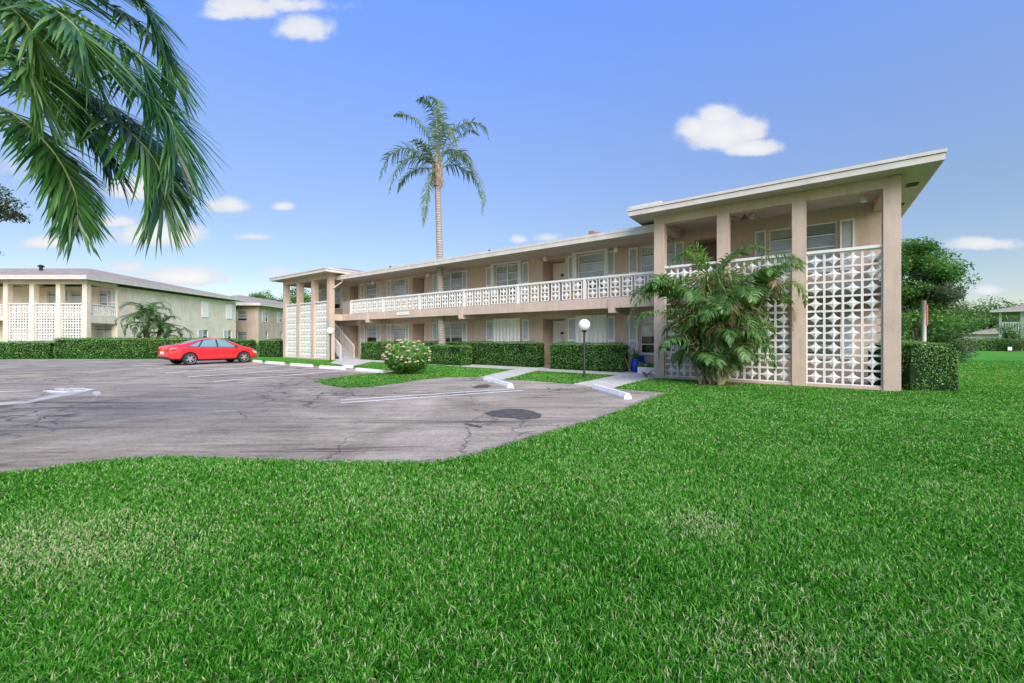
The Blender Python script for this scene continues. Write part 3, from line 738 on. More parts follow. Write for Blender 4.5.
# stair in the far wing
st = MB(); ns = 17; x0 = S(350, 1.3); rise = (3.07-.04)/ns
for k in range(ns): st.box(x0-.27*(k+1), x0-.27*k+.02, .62, 1.55, .04+rise*(k) if k else 0, .04+rise*(k+1))
stair = st.build('stair', M['stairtread'], main)
sg = MB()
for ty in (.59, 1.58):
    sg.tube([(x0+.05, ty, .95), (x0-.27*ns, ty, 3.95)], .028, 8); sg.tube([(x0+.05, ty, .04), (x0+.05, ty, .95)], .028, 8)
    for k in range(0, ns*2): sg.tube([(x0-.27*k/2-.1, ty, .04+rise*(k/2)+.1), (x0-.27*k/2-.1, ty, .90+rise*(k/2)+.08)], .011, 5)
sg.build('stair_railing', M['white'], stair)
# ground floor porch slabs
mb = MB(); mb.box(S_END+.4, -.4, .42, TW-.001, -.1, .045); mb.build('porch_slab', M['concrete'], main)
# roofs
rf = hip_roof(main, Lw+.02, -6.6, .5, 15.6, 5.66, 5.41)
wr_ = flat_roof(main, -7.24, .70, -.68, 15.7, ZS, ZT)
rc = MB(); rc.box(-7.24, -6.1, -.66, 1.4, ZT-.02, ZT+.09); rc.build('roof_curb', M['fascia'], wr_, bev=.01)
vt = MB()
for tt in (3.2, 5.2, 7.4): vt.box(.25, .5, tt, tt+.32, ZS-.004, ZS+.03)
vt.box(.25, .5, 1.0, 1.32, ZS-.004, ZS+.03); vt.build('soffit_vent', M['dark'], wr_)
wl_ = flat_roof(main, S_END-.70, Lw+.70, -.68, 15.7, ZS, ZT)
hr = MB(); a0, a1, b0, b1 = S_END-.62, Lw+.62, -.6, 15.6; hw = (a1-a0)/2; zr = ZT+hw*.22
for q in ([(a0, b0, ZT-.02), (a1, b0, ZT-.02), (a0+hw, b0+hw, zr)], [(a1, b0, ZT-.02), (a1, b1, ZT-.02), (a0+hw, b1-hw, zr), (a0+hw, b0+hw, zr)], [(a1, b1, ZT-.02), (a0, b1, ZT-.02), (a0+hw, b1-hw, zr)], [(a0, b1, ZT-.02), (a0, b0, ZT-.02), (a0+hw, b0+hw, zr), (a0+hw, b1-hw, zr)]): hr.face(q)
hr.build('porch_hip_roof', M['roof'], main)
for px, w_, h_ in ((593, .34, .45), (489.5, .16, .34), (390.3, .16, .36), (561, .1, .18), (504, .09, .16), (479, .1, .2)):
    s_ = S(px, 5.2); m_ = MB(); zb = 5.66+.2*4.7
    kk = (F and 0); zt = zb+h_+.12
    if w_ > .3:
        m_.box(s_-.22, s_+.05, 5.1, 5.35, zb-.1, zt); m_.box(s_+.1, s_+.4, 5.15, 5.4, zb-.1, zt-.12)
        m_.build('brick_roof_stack', M['brick'], rf)
    else:
        m_.tube([(s_, 5.2, zb-.1), (s_, 5.2, zt-.08)], w_*.3, 10); m_.lathe([(w_*.55, 0), (w_*.6, .04), (w_*.3, .12)], (s_, 5.2, zt-.1), 12); m_.build('roof_vent', M['dark'], rf)
# wall and ceiling lamps
for px, t, z in ((616, TW-.35, 5.30), (428, TW-.35, 5.27), (372.5, TW-.35, 5.27), (752, 1.3, ZS-.14), (545, TW-.35, 5.3), (864, 1.5, ZS-.10)):
    s_ = S(px, t); m_ = MB(); m_.lathe([(.04, .17), (.055, .1), (.085, .06), (.085, -.06), (.05, -.1)], (s_, t, z), 14)
    m_.build('porch_lamp', M['globe'], main, smooth=True)
# ceiling fan on the near porch
s_ = S(752, 1.2); fan = MB(); fan.lathe([(.02, .3), (.02, .12), (.1, .1), (.1, 0), (.05, -.03)], (s_-.2, 1.0, ZS-.32), 14)
for k in range(5):
    a = k*2*math.pi/5+.3; c, s2 = math.cos(a), math.sin(a); cx, cy = s_-.2, 1.0
    fan.face([(cx+c*.1-s2*.05, cy+s2*.1+c*.05, ZS-.27), (cx+c*.1+s2*.05, cy+s2*.1-c*.05, ZS-.27), (cx+c*.6+s2*.07, cy+s2*.6-c*.07, ZS-.29), (cx+c*.6-s2*.07, cy+s2*.6+c*.07, ZS-.25)])
fan.build('ceiling_fan', M['brown'], main)
# downspout at the far wing
mb = MB(); mb.tube([(S(343.5, .6), .52, 5.40), (S(343.5, .6), .48, 5.2), (Lw+.04, .25, 4.86)], .045, 8); mb.build('downspout', M['fascia'], main, smooth=True)
# name plate on the walkway beam
x0, x1 = S(396.8, TE), S(408.8, TE)
mb = MB(); mb.box(x0, x1, TE-.03, TE-.003, 2.84, 3.02); pl = mb.build('address_sign', M['white'], main)
mb = MB()
n = 14
for k in range(n):
    if k in (5, 10): continue
    a = x0+.22+(x1-x0-.44)*k/n; mb.box(a, a+(x1-x0-.44)/n*.62, TE-.034, TE-.0305, 2.905, 2.955)
mb.build('lettering', M['panel'], pl)

# ---- cream building
cb = empty('apartment_building', (-33.2, 32.0, .2), 0, 'pale cream two storey apartment block behind the long hedge at the left', 'building')
wing(cb, 0, M['cream'], 1, zbase=-.6)
holes = [(-5.9, -5.3, 3.75, 5.3, .16), (-4.0, -3.1, 3.7, 5.3, .16), (-1.6, -.9, 3.75, 5.3, .16), (-4.0, -3.1, .8, 2.4, .16), (-1.9, -.5, .8, 2.4, .16)]
mb = MB(); quadcells(mb, -40, 0, -.6, 5.62, holes, TW, .16); mb.build('front_wall', M['cream'], cb)
for h in holes: window(cb, *h[:4], TW, 1 if h[1]-h[0] < 1 else 2, 3, .3)
for a, b in ((-3.05, -2.6), (-4.5, -4.05), (-5.25, -4.85), (-.85, -.4), (-.48, -.1)): shutter(cb, a, b, 3.7, 5.35, TW)
def sy(px, X=33.2): return X*F/(512-px)-32.0
eh = []
for (a, b, za, zb) in ((203.2, 208.2, .55, 1.75), (228, 231.8, .55, 1.75)): eh.append((sy(a), sy(b), .9, 2.2))
mb = MB(); quadcells(mb, TW, 17.3, -.6, 5.62, eh, 0, -.16, 't'); mb.build('side_wall', M['cream'], cb)
for h in eh:
    window(cb, h[0], h[1], h[2], h[3], 0, 1, 2, .5, fn=lambda v: (-v[1], v[0], v[2]))
    shutter(cb, h[0]-.75, h[0]-.05, h[2]-.05, h[3]+.05, 0, fn=lambda v: (-v[1], v[0], v[2]))
for a, b in ((201.4, 208.4), (226, 231.8)):
    m_ = MB(); m_.box(.003, .05, sy(a), sy(b), 3.55, 5.28)
    k = sy(a)+.08
    while k < sy(b)-.1: m_.box(.051, .075, k, k+.09, 3.6, 5.24); k += .19
    m_.build('closed_shutter', M['white'], cb)
hip_roof(cb, -40.7, .7, -.7, 18.0, ZT-.0, ZS-.02, .23)
mb = MB(); mb.tube([(-9.3, 5, 6.9), (-9.3, 5, 7.75)], .12, 10); mb.lathe([(.22, 0), (.24, .08), (.1, .2)], (-9.3, 5, 7.7), 12); mb.build('roof_vent', M['dark'], cb)
mb = MB(); mb.box(-40, -6.6, .9, TW, 2.7, 3.07); mb.build('walkway_slab', M['cream'], cb)
mb = MB(); mb.box(-40, -6.6, .95, 1.1, ZR-.08, ZR); rl = mb.build('balcony_rail', M['white'], cb)
for k in range(5):
    pn = MB(); xa = -7.1-.55*k; star_block(pn, xa, xa+.4, 3.12, 3.52, .97, 1.07); star_block(pn, xa, xa+.4, 3.523, 3.925, .97, 1.07); pn.build('balustrade_panel', M['block'], rl)

# ---- pink building
def dist_X(px, y): return (px-512)/F*y
py_ = 52.0; px_ = dist_X(258.4, py_)
pb = empty('apartment_building', (px_, py_, 0), 0, 'pinkish two storey apartment block between the cream block and the tan building', 'building')
fh = [(-2.7, -1.5, .8, 2.3), (-2.7, -1.5, 3.7, 5.0)]
mb = MB(); quadcells(mb, -14, 0, -.3, 5.7, fh, 0, .16); mb.build('front_wall', M['pink'], pb)
for h in fh: window(pb, *h, 0, 1, 3, .2)
eh = [(1.5, 2.1, .9, 2.5), (4.9, 5.5, .9, 2.5), (1.5, 2.1, 3.7, 5.1), (4.9, 5.5, 3.7, 5.1), (10, 10.6, .9, 2.5), (10, 10.6, 3.7, 5.1)]
mb = MB(); quadcells(mb, 0, 22, -.3, 5.7, eh, 0, -.16, 't'); mb.build('side_wall', M['pink'], pb)
for h in eh: window(pb, h[0], h[1], h[2], h[3], 0, 1, 2, .3, fn=lambda v: (-v[1], v[0], v[2]))
for a in (1.5, 4.9, 10):
    shutter(pb, a-.75, a-.08, 3.65, 5.15, 0, fn=lambda v: (-v[1], v[0], v[2]))
hip_roof(pb, -14.7, .7, -.7, 22.7, 5.9, 5.62, .24)

# ---- far right two storey and low house
rb = empty('apartment_building', (dist_X(999, 60), 60, 0), R(-50), 'white two storey block with an open upper porch beyond the right hand lawn', 'building')
for x, yy in ((0, 0), (.85, 2.2)):
    m_ = MB(); m_.box(x, x+.24, yy, yy+.3, -.3, 5.3); m_.build('column', M['offwhite'], rb)
mb = MB(); mb.box(1.95, 16, 0, 12, -.3, 5.35); mb.build('wall', M['offwhite'], rb)
mb = MB(); mb.box(.244, 1.94, .03, 2.4, 2.3, 2.85); mb.build('porch_floor', M['offwhite'], rb)
mb = MB()
for k in range(7): mb.box(.3+k*.24, .43+k*.24, .06, .12, 2.85, 3.75)
mb.box(.244, 1.94, .04, .16, 3.75, 3.85); mb.build('balustrade', M['white'], rb)
mb = MB(); mb.box(.5, 1.6, 2.5, 2.6, -.2, 2.28); mb.build('dark_porch_panel', M['interior'], rb)  # dark panel added to stand for the shade inside the lower porch
window(rb, 3.2, 4.1, 3.5, 4.9, -.12, 1, 2, .3); window(rb, 3.2, 4.1, .8, 2.1, -.12, 1, 2, .3)
hip_roof(rb, -.8, 16.8, -.8, 13, 5.62, 5.32, .24)
lh = empty('low_house', (dist_X(946, 80), 80, 0), R(-45), 'low single storey white house with pinkish hip roof behind the far hedge', 'house')
mb = MB(); quadcells(mb, 3, 12, -.3, 2.5, [(7.0, 8.0, .9, 2.0)], 0, .15); mb.build('front_wall', M['offwhite'], lh); window(lh, 7.0, 8.0, .9, 2.0, 0, 2, 2, .3)
hip_roof(lh, 2, 12.6, -.7, 9.6, 2.55, 2.35, .2)
gb = MB(); gb.prism([(-.4, -1.4), (3.6, -1.4), (3.6, 2.0), (-.4, 2.0)], -.3, 2.3); gb.build('gable_wing', M['offwhite'], lh)
gr = MB(); gr.face([(-.8, -1.8, 2.2), (-.8, 3, 2.2), (1.6, 3, 3.2), (1.6, -1.8, 3.2)]); gr.face([(1.6, -1.8, 3.2), (1.6, 3, 3.2), (4.0, 3, 2.2), (4.0, -1.8, 2.2)]); gr.face([(-.8, -1.7, 2.2), (4.0, -1.7, 2.2), (1.6, -1.7, 3.18)]); gr.build('gable_roof', M['fascia'], lh)

# ------------------------------------------------------------------ foliage
def hedge(loc, rz, L, D, H, leaf, n, label, name='hedge', round_=.06, group=None, bot=.0, mat=None, wob=.085):
    root = empty(name, (*loc, 0), rz, label, 'hedge', group)
    # rounded irregular body
    def disp(P): return (vnoise(P[:, 0]*1.7+loc[0], P[:, 1]*1.7+P[:, 2]*2, 1.3)*wob)[:, None]
    m_ = MB(); nx, ny, nz = max(2, int(L/.3)), max(2, int(D/.3)), max(3, int(H/.25))
    ins = leaf*.9+.03
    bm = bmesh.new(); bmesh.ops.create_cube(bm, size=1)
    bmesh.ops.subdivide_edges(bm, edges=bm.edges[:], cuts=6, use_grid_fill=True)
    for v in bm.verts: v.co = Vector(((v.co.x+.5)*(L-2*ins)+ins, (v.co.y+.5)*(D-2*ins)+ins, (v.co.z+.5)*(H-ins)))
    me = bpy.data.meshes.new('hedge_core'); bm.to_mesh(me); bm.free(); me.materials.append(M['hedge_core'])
    c = bpy.data.objects.new('dark_core', me); col.objects.link(c); c.parent = root  # dark filler box behind the leaf shell, inner shade put into its colour
    # faces: front, back, left, right, top by area
    areas = np.array([L*H, L*H*.25, D*H, D*H, L*D]); f = rng.choice(5, n, p=areas/areas.sum())
    u, v = rng.random(n), rng.random(n); P = np.zeros((n, 3)); N = np.zeros((n, 3))
    for k in range(5):
        m = f == k
        if k == 0: P[m] = np.stack([u[m]*L, u[m]*0, bot+v[m]*(H-bot)], 1); N[m] = (0, -1, .25)
        if k == 1: P[m] = np.stack([u[m]*L, u[m]*0+D, bot+v[m]*(H-bot)], 1); N[m] = (0, 1, .25)
        if k == 2: P[m] = np.stack([u[m]*0, u[m]*D, bot+v[m]*(H-bot)], 1); N[m] = (-1, 0, .25)
        if k == 3: P[m] = np.stack([u[m]*0+L, u[m]*D, bot+v[m]*(H-bot)], 1); N[m] = (1, 0, .25)
        if k == 4: P[m] = np.stack([u[m]*L, v[m]*D, u[m]*0+H], 1); N[m] = (0, 0, 1)
    # round corners
    cen = np.array([L/2, D/2, H*.5]); half = np.array([L/2, D/2, H*.5]); r = round_*3
    q = P-cen; inner = np.clip(q, -(half-r), (half-r)); inner[:, 2] = np.clip(q[:, 2], -H, half[2]-r)
    dd = q-inner; ln = np.linalg.norm(dd, axis=1)[:, None]+1e-6; P = cen+inner+dd/ln*np.minimum(ln, r)
    P += N*(disp(P)+rng.normal(0, leaf*.35, (n, 1))+(rng.random((n, 1)) < .03)*rng.random((n, 1))*leaf*2.2-leaf*.2)
    # tint: lighter on top, darker toward the bottom, mottled by noise
    mottle = vnoise(P[:, 0]*3+P[:, 2]*5, P[:, 1]*3-P[:, 2]*4, 2.3)
    t = np.clip(rng.normal(.46, .2, n)+.10*mottle+np.where(f == 4, .12, 0)-.22*np.clip(1-P[:, 2]/(H*.35), 0, 1), 0, 1)
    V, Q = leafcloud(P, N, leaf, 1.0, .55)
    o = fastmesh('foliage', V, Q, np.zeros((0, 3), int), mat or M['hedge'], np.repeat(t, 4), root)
    # stems
    s_ = MB()
    for k in range(int(L/.45)):
        x = .2+k*.45+random.uniform(-.1, .1); s_.tube([(x, D*.3, 0), (x+random.uniform(-.08, .08), D*.3, .45)], .014, 5)
    s_.build('stem', M['bark'], root); return root
def alongb(sa, sb, t): return L2W(sa, t)
# hedges by the main building
sA, sB = S(549, 1.15), S(622.5, 1.15)
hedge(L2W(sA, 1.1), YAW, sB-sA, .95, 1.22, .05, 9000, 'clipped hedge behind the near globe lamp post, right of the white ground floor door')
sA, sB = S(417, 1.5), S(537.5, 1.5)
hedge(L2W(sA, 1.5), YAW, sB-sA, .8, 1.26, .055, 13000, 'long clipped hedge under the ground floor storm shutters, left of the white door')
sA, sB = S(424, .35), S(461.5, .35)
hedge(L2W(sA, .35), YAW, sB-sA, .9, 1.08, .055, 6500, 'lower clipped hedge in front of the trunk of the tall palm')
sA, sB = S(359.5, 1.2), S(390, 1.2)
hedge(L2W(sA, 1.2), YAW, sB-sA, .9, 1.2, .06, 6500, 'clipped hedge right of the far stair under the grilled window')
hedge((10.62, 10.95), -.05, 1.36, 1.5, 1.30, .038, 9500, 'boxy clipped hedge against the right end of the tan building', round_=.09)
hedge((12.3, 13.1), -.63, .9, 2.2, 1.0, .045, 5000, 'hedge tucked behind the boxy one at the right end wall', round_=.09)
x, y = gp(270, 356.4); hedge((x-.4, y-1.0), -.1, 1.9, 1.5, 1.36, .07, 3500, 'square clipped hedge left of the far breeze block screens')
hedge((-32.75, 29.2), 0, 12.45, 1.1, 1.46, .075, 17000, 'long tall clipped hedge behind the red car and parking lot')
hedge((-45, 29.0), .0, 12.2, 1.1, 1.22, .075, 13000, 'lower clipped hedge joining the tall one at the left edge')
x, y = dist_X(227, 36), 36; hedge((x, y), 0, 2.0, 1.1, 1.36, .08, 3000, 'short hedge seen over the nose of the red car')
x, y = dist_X(251, 42), 42; hedge((x, y), 0, 1.6, 1.0, .95, .1, 1500, 'small rounded shrub row between the cream block and the square hedge', round_=.12)
hedge((dist_X(944, 48), 48), 0, 8.2, 1.4, 1.40, .12, 6000, 'far hedge across the right hand lawn before the white houses')
hedge((dist_X(1014, 50), 50), 0, 12, 1.4, 1.3, .12, 5000, 'far hedge below the white two storey block')

def branchy(mb, p0, p1, r0, r1, wob=.15, n=5, seg=7):
    p0, p1 = Vector(p0), Vector(p1); pts = []; L = (p1-p0).length
    for i in range(n+1):
        t = i/n; q = p0.lerp(p1, t)+Vector((random.uniform(-1, 1), random.uniform(-1, 1), random.uniform(-.4, .4)))*wob*L*.2*math.sin(math.pi*t)*1.5
        pts.append(q)
    mb.tube(pts, [r0+(r1-r0)*i/n for i in range(n+1)], seg); return pts
def tree(x, y, h, cr, label, name='tree', trunk_h=.4, clumps=30, per=200, leaf=.2, flat=.35, mat='tree', group=None, cat='tree', crown_flat=.5, tr=None, bias=0, off=(0, 0), spread=.32):
    root = empty(name, (x, y, 0), random.uniform(0, 6.28), label, cat, group)
    tr = tr or h*.028; tk = MB(); th = h*trunk_h
    pts = branchy(tk, (0, 0, -.1), (off[0]*.3, off[1]*.3, th), tr*1.3, tr*.8, .12)
    top = pts[-1]; C = []
    for i in range(clumps):
        while True:
            q = np.array([random.uniform(-1, 1) for _ in range(3)]);
            if .15 < np.linalg.norm(q) < 1: break
        q = q/np.linalg.norm(q)*(np.linalg.norm(q)**.5)
        zc = (h+th)/2+bias; c = Vector((q[0]*cr+off[0], q[1]*cr+off[1], th*.95+(q[2]*.5+.5)*(h-th)*.92))
        C.append(c)
    for c in C[:min(14, clumps)]: branchy(tk, top, c, tr*.45, tr*.07, .25, 5, 5)
    tk.build('trunk', M['bark'], root, smooth=True)
    P = []; T = []
    for c in C:
        s_ = cr*spread*random.uniform(.6, 1.25); k = int(per*random.uniform(.6, 1.3))
        q = rng.normal(size=(k, 3)); q *= (rng.random(k)**.33/np.linalg.norm(q, axis=1))[:, None]
        q *= np.array([s_*1.25, s_*1.25, s_*flat*1.6]); 
        sub = rng.normal(size=(k, 3))*leaf*.5
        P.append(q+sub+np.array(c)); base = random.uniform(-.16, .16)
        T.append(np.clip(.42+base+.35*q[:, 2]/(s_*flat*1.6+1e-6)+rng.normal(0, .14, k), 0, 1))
    P = np.concatenate(P); T = np.concatenate(T)
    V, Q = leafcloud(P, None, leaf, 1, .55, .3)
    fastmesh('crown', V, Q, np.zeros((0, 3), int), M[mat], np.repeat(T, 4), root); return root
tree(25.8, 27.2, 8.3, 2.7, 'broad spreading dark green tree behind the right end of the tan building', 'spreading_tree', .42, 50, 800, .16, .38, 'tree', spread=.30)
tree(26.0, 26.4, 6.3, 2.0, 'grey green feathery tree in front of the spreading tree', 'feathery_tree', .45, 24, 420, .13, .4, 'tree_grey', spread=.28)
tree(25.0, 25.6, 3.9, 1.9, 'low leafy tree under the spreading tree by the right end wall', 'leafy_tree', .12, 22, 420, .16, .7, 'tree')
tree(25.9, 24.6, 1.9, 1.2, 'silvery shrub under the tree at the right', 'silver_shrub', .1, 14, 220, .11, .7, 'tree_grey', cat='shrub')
for i, (px, d, h, r) in enumerate(((932, 74, 8.0, 5.0), (948, 82, 8.2, 5.6), (962, 90, 6.2, 5.0), (976, 88, 8.0, 5.0), (990, 86, 9.4, 6.0), (1004, 92, 9.6, 6), (918, 80, 8.2, 5), (1024, 95, 8, 6), (1010, 80, 7.2, 4.5))):
    tree(dist_X(px, d), d, h, r, ['round dark tree beyond the far hedge nearest the tan building', 'second broad tree beyond the low white house roof, counting from the building', 'low tree in the dip of the far tree line', 'tree above the middle of the low white house roof', 'taller tree left of the white two storey block', 'tall tree behind the white two storey block roof', 'far tree mostly behind the feathery tree', 'tree at the right edge beyond the white block', 'tree between low house and white block'][i], 'far_tree', .25, 20, 170, .42, .55, 'tree', 'trees beyond the right hand lawn')
tree(dist_X(1021, 47), 47, 3.4, 1.9, 'bright leafy shrub at the right edge before the white block', 'leafy_shrub', .1, 16, 200, .17, .8, 'tree', cat='shrub')
for i, (px, d, h, r) in enumerate(((262, 82, 12.0, 3.2), (276, 86, 11.2, 3.6), (293, 74, 10.6, 3.0), (304, 80, 12.4, 3.6), (312, 76, 11.2, 3.2), (247, 88, 11.6, 3.0))):
    tree(dist_X(px, d), d, h*.95, r, ['round tree above the pink block roof', 'tree between the pink block and the far porch', 'tree seen through the first opening of the far porch', 'tallest tree seen through the far porch openings', 'tree seen through the last opening of the far porch', 'tree at the left over the pink block ridge'][i], 'far_tree', .4, 20, 170, .36, .5, 'tree', 'trees behind the far porch')
tree(-21.0, 15.2, 8.2, 1.8, 'conifer with feathery layered branches at the left edge', 'conifer', .58, 22, 420, .10, .22, 'pine', spread=.26)

# ---- palms
def frond(name, ctrl, nl, ll, lw, mat, parent, rmat=None, rr=.018, droop=.6, sweep=.55, seg=4, plum=.25, bare=.15, tintc=.45, side_bias=None, tipf=.35, fix=None, hang=0):
    """rachis through control points; drooping tapered leaflets either side"""
    C = [Vector(c) for c in ctrl]; pts = []
    Cc = [C[0]*2-C[1]]+C+[C[-1]*2-C[-2]]
    for i in range(1, len(Cc)-2):
        for k in range(8):
            t = k/8; p0, p1, p2, p3 = Cc[i-1:i+3]
            pts.append(.5*((2*p1)+(p2-p0)*t+(2*p0-5*p1+4*p2-p3)*t*t+(3*p1-p0-3*p2+p3)*t**3))
    pts.append(C[-1]); n = len(pts)
    if fix: pts = [fix(p) for p in pts]
    V, Q, T, tin = [], [], [], []
    up = Vector((0, 0, 1))
    for i in range(nl):
        u = bare+(1-bare)*(i+.5)/nl; fi = u*(n-1); a = int(min(fi, n-2)); t = fi-a
        p = pts[a].lerp(pts[a+1], t); d = (pts[min(a+1, n-1)]-pts[max(a-1, 0)]).normalized()
        side = d.cross(up)
        if side.length < .1: side = d.cross(Vector((1, 0, 0)))
        side.normalize(); nrm = side.cross(d).normalized()
        prof = (math.sin(math.pi*min(1, .18+u*.82))**.6)*(1-(1-tipf)*max(0, u-.6)/.4) if not hang else min(1, .5+u)*(1-.35*max(0, u-.7)/.3)
        for sg_ in (-1, 1):
            L = ll*prof*random.uniform(.8, 1.12)*(1 if side_bias is None else side_bias[0 if sg_ < 0 else 1])
            if L < .02: continue
            dirn = (side*sg_*math.cos(sweep)+d*math.sin(sweep)*(1+.5*u+(2.2*u**4 if hang else 0))*random.uniform(.8, 1.25)+nrm*(random.uniform(-plum, plum)+.12)+Vector((0, 0, -hang))).normalized()
            q = p.copy(); b = len(V)//3; tv = min(1, max(0, random.gauss(tintc, .17)))
            wv = d.cross(dirn); wv = dirn.cross(nrm); wv.normalize()
            if random.random() < .5: wv = (wv+nrm*random.uniform(-.6, .6)).normalized()
            base = len(V)
            for k in range(seg+1):
                s_ = k/seg; w = lw*(1-s_)**.7*(.65+.7*min(1, s_*3)) if k < seg else 0
                if k < seg:
                    V.append(q-wv*w*.5); V.append(q+wv*w*.5); tin += [tv, tv]
                else: V.append(q.copy()); tin.append(tv)
                dirn = (dirn+Vector((0, 0, -1))*droop*(.25+s_)*1.6/seg+Vector((random.uniform(-.05, .05),)*3)).normalized()
                q = q+dirn*L/seg
            for k in range(seg-1): Q.append((base+2*k, base+2*k+1, base+2*k+3, base+2*k+2))
            T.append((base+2*seg-2, base+2*seg-1, base+2*seg))
    if fix: V = [fix(v) for v in V]
    fr = fastmesh(name, np.array([tuple(v) for v in V]), np.array(Q), np.array(T), mat, tin, parent)
    r_ = MB(); r_.tube([tuple(p) for p in pts], [rr*(1-.8*i/(n-1)) for i in range(n)], 6); r_.build('rachis', rmat or M['rachis'], fr, smooth=True)
    return fr
def arch(base, az, el, L, fall, n=5):
    """control points of an arching frond"""
    pts = []; p = Vector(base); e = el
    for i in range(n+1):
        pts.append(p.copy()); st = L/n
        p = p+Vector((math.cos(az)*math.cos(e), math.sin(az)*math.cos(e), math.sin(e)))*st; e -= fall*(.5+i/n)*2/n
        e = max(e, -1.55)
    return pts

# tall queen palm
tp_t = 1.42; s_ = S(442.3, tp_t); qx, qy = L2W(s_, tp_t)
qp = empty('tall_palm', (qx, qy, 0), 0, 'tall slender palm with drooping ragged fronds rising in front of the balcony', 'palm tree')
ztop = HC+(Y0-180)/F*qy; dxt = (437.3-442.3)/F*qy
tk = MB(); k = 14; tk.tube([(dxt*(i/k)**1.3, 0, ztop*i/k-.05) for i in range(k+1)], [.235-.075*min(1, i/k*1.2)+(.05 if i == 0 else 0) for i in range(k+1)], 14); tk.build('trunk', M['ptrunk'], qp, smooth=True)
bt = MB()
for i in range(17):
    a = i*2.4; z = ztop-.25+.055*i; bt.tube([(dxt+math.cos(a)*.12, math.sin(a)*.12, z-.2), (dxt+math.cos(a)*.26, math.sin(a)*.26, z+.25), (dxt+math.cos(a)*.2, math.sin(a)*.2, z+.55)], [.11, .08, .02], 6)
bt.tube([(dxt, 0, ztop-.3), (dxt, 0, ztop+1.1), (dxt, 0, ztop+1.9)], [.2, .16, .05], 10)
for i in range(26):
    a = random.uniform(0, 6.28); bt.tube([(dxt+math.cos(a)*.2, math.sin(a)*.2, ztop+.3), (dxt+math.cos(a)*.42, math.sin(a)*.42, ztop-random.uniform(.1, .7))], [.02, .006], 4)
bt.build('leaf_bases', M['boot'], qp)
m2 = qy/F
def qpt(px, py, dy): return Vector(((px-512)/F*(qy+dy)-qx, dy, HC-(py-Y0)/F*(qy+dy)))
c0 = (438, 170)
qf = [([c0, (424, 155), (405, 148), (388, 158), (379, 182)], 0, .95), ([c0, (426, 160), (410, 158), (396, 172), (388, 196)], -1.0, .9),
      ([c0, (428, 168), (415, 170), (403, 180), (397, 194)], 1.2, .5), ([c0, (430, 140), (418, 122), (404, 114), (393, 116)], .6, .7),
      ([c0, (437, 130), (433, 108), (424, 99), (415, 101)], -.8, .65), ([c0, (441, 128), (440, 108), (436, 99), (428, 97)], .9, .55),
      ([c0, (446, 140), (458, 127), (472, 122), (484, 127), (489, 140)], 0, .65), ([c0, (447, 150), (458, 138), (470, 130), (480, 136)], 1.3, .5),
      ([c0, (450, 158), (462, 154), (474, 168), (483, 192), (482, 216)], -.6, .8), ([c0, (449, 165), (462, 168), (474, 178), (482, 200)], .8, .8),
      ([c0, (446, 152), (456, 150), (466, 158), (474, 178)], 1.6, .7),
      ([c0, (433, 172), (428, 188), (425, 208), (423, 228)], -.9, .55), ([c0, (432, 160), (426, 148), (417, 140), (408, 142)], -1.4, .55),
      ([c0, (440, 140), (447, 125), (452, 135), (458, 152)], -1.5, .5), ([c0, (436, 145), (432, 130), (438, 120), (444, 128)], 1.0, .5)]
for cs, dy, ll in qf:
    n = len(cs); C = [qpt(c[0], c[1], dy*i/(n-1)*1.3) for i, c in enumerate(cs)]
    frond('frond', C, 52, ll*1.15, .058, M['palm_queen'], qp, M['rachis'], .035, 1.3, .45, 3, .6, .16, random.uniform(.4, .62), tipf=.5)

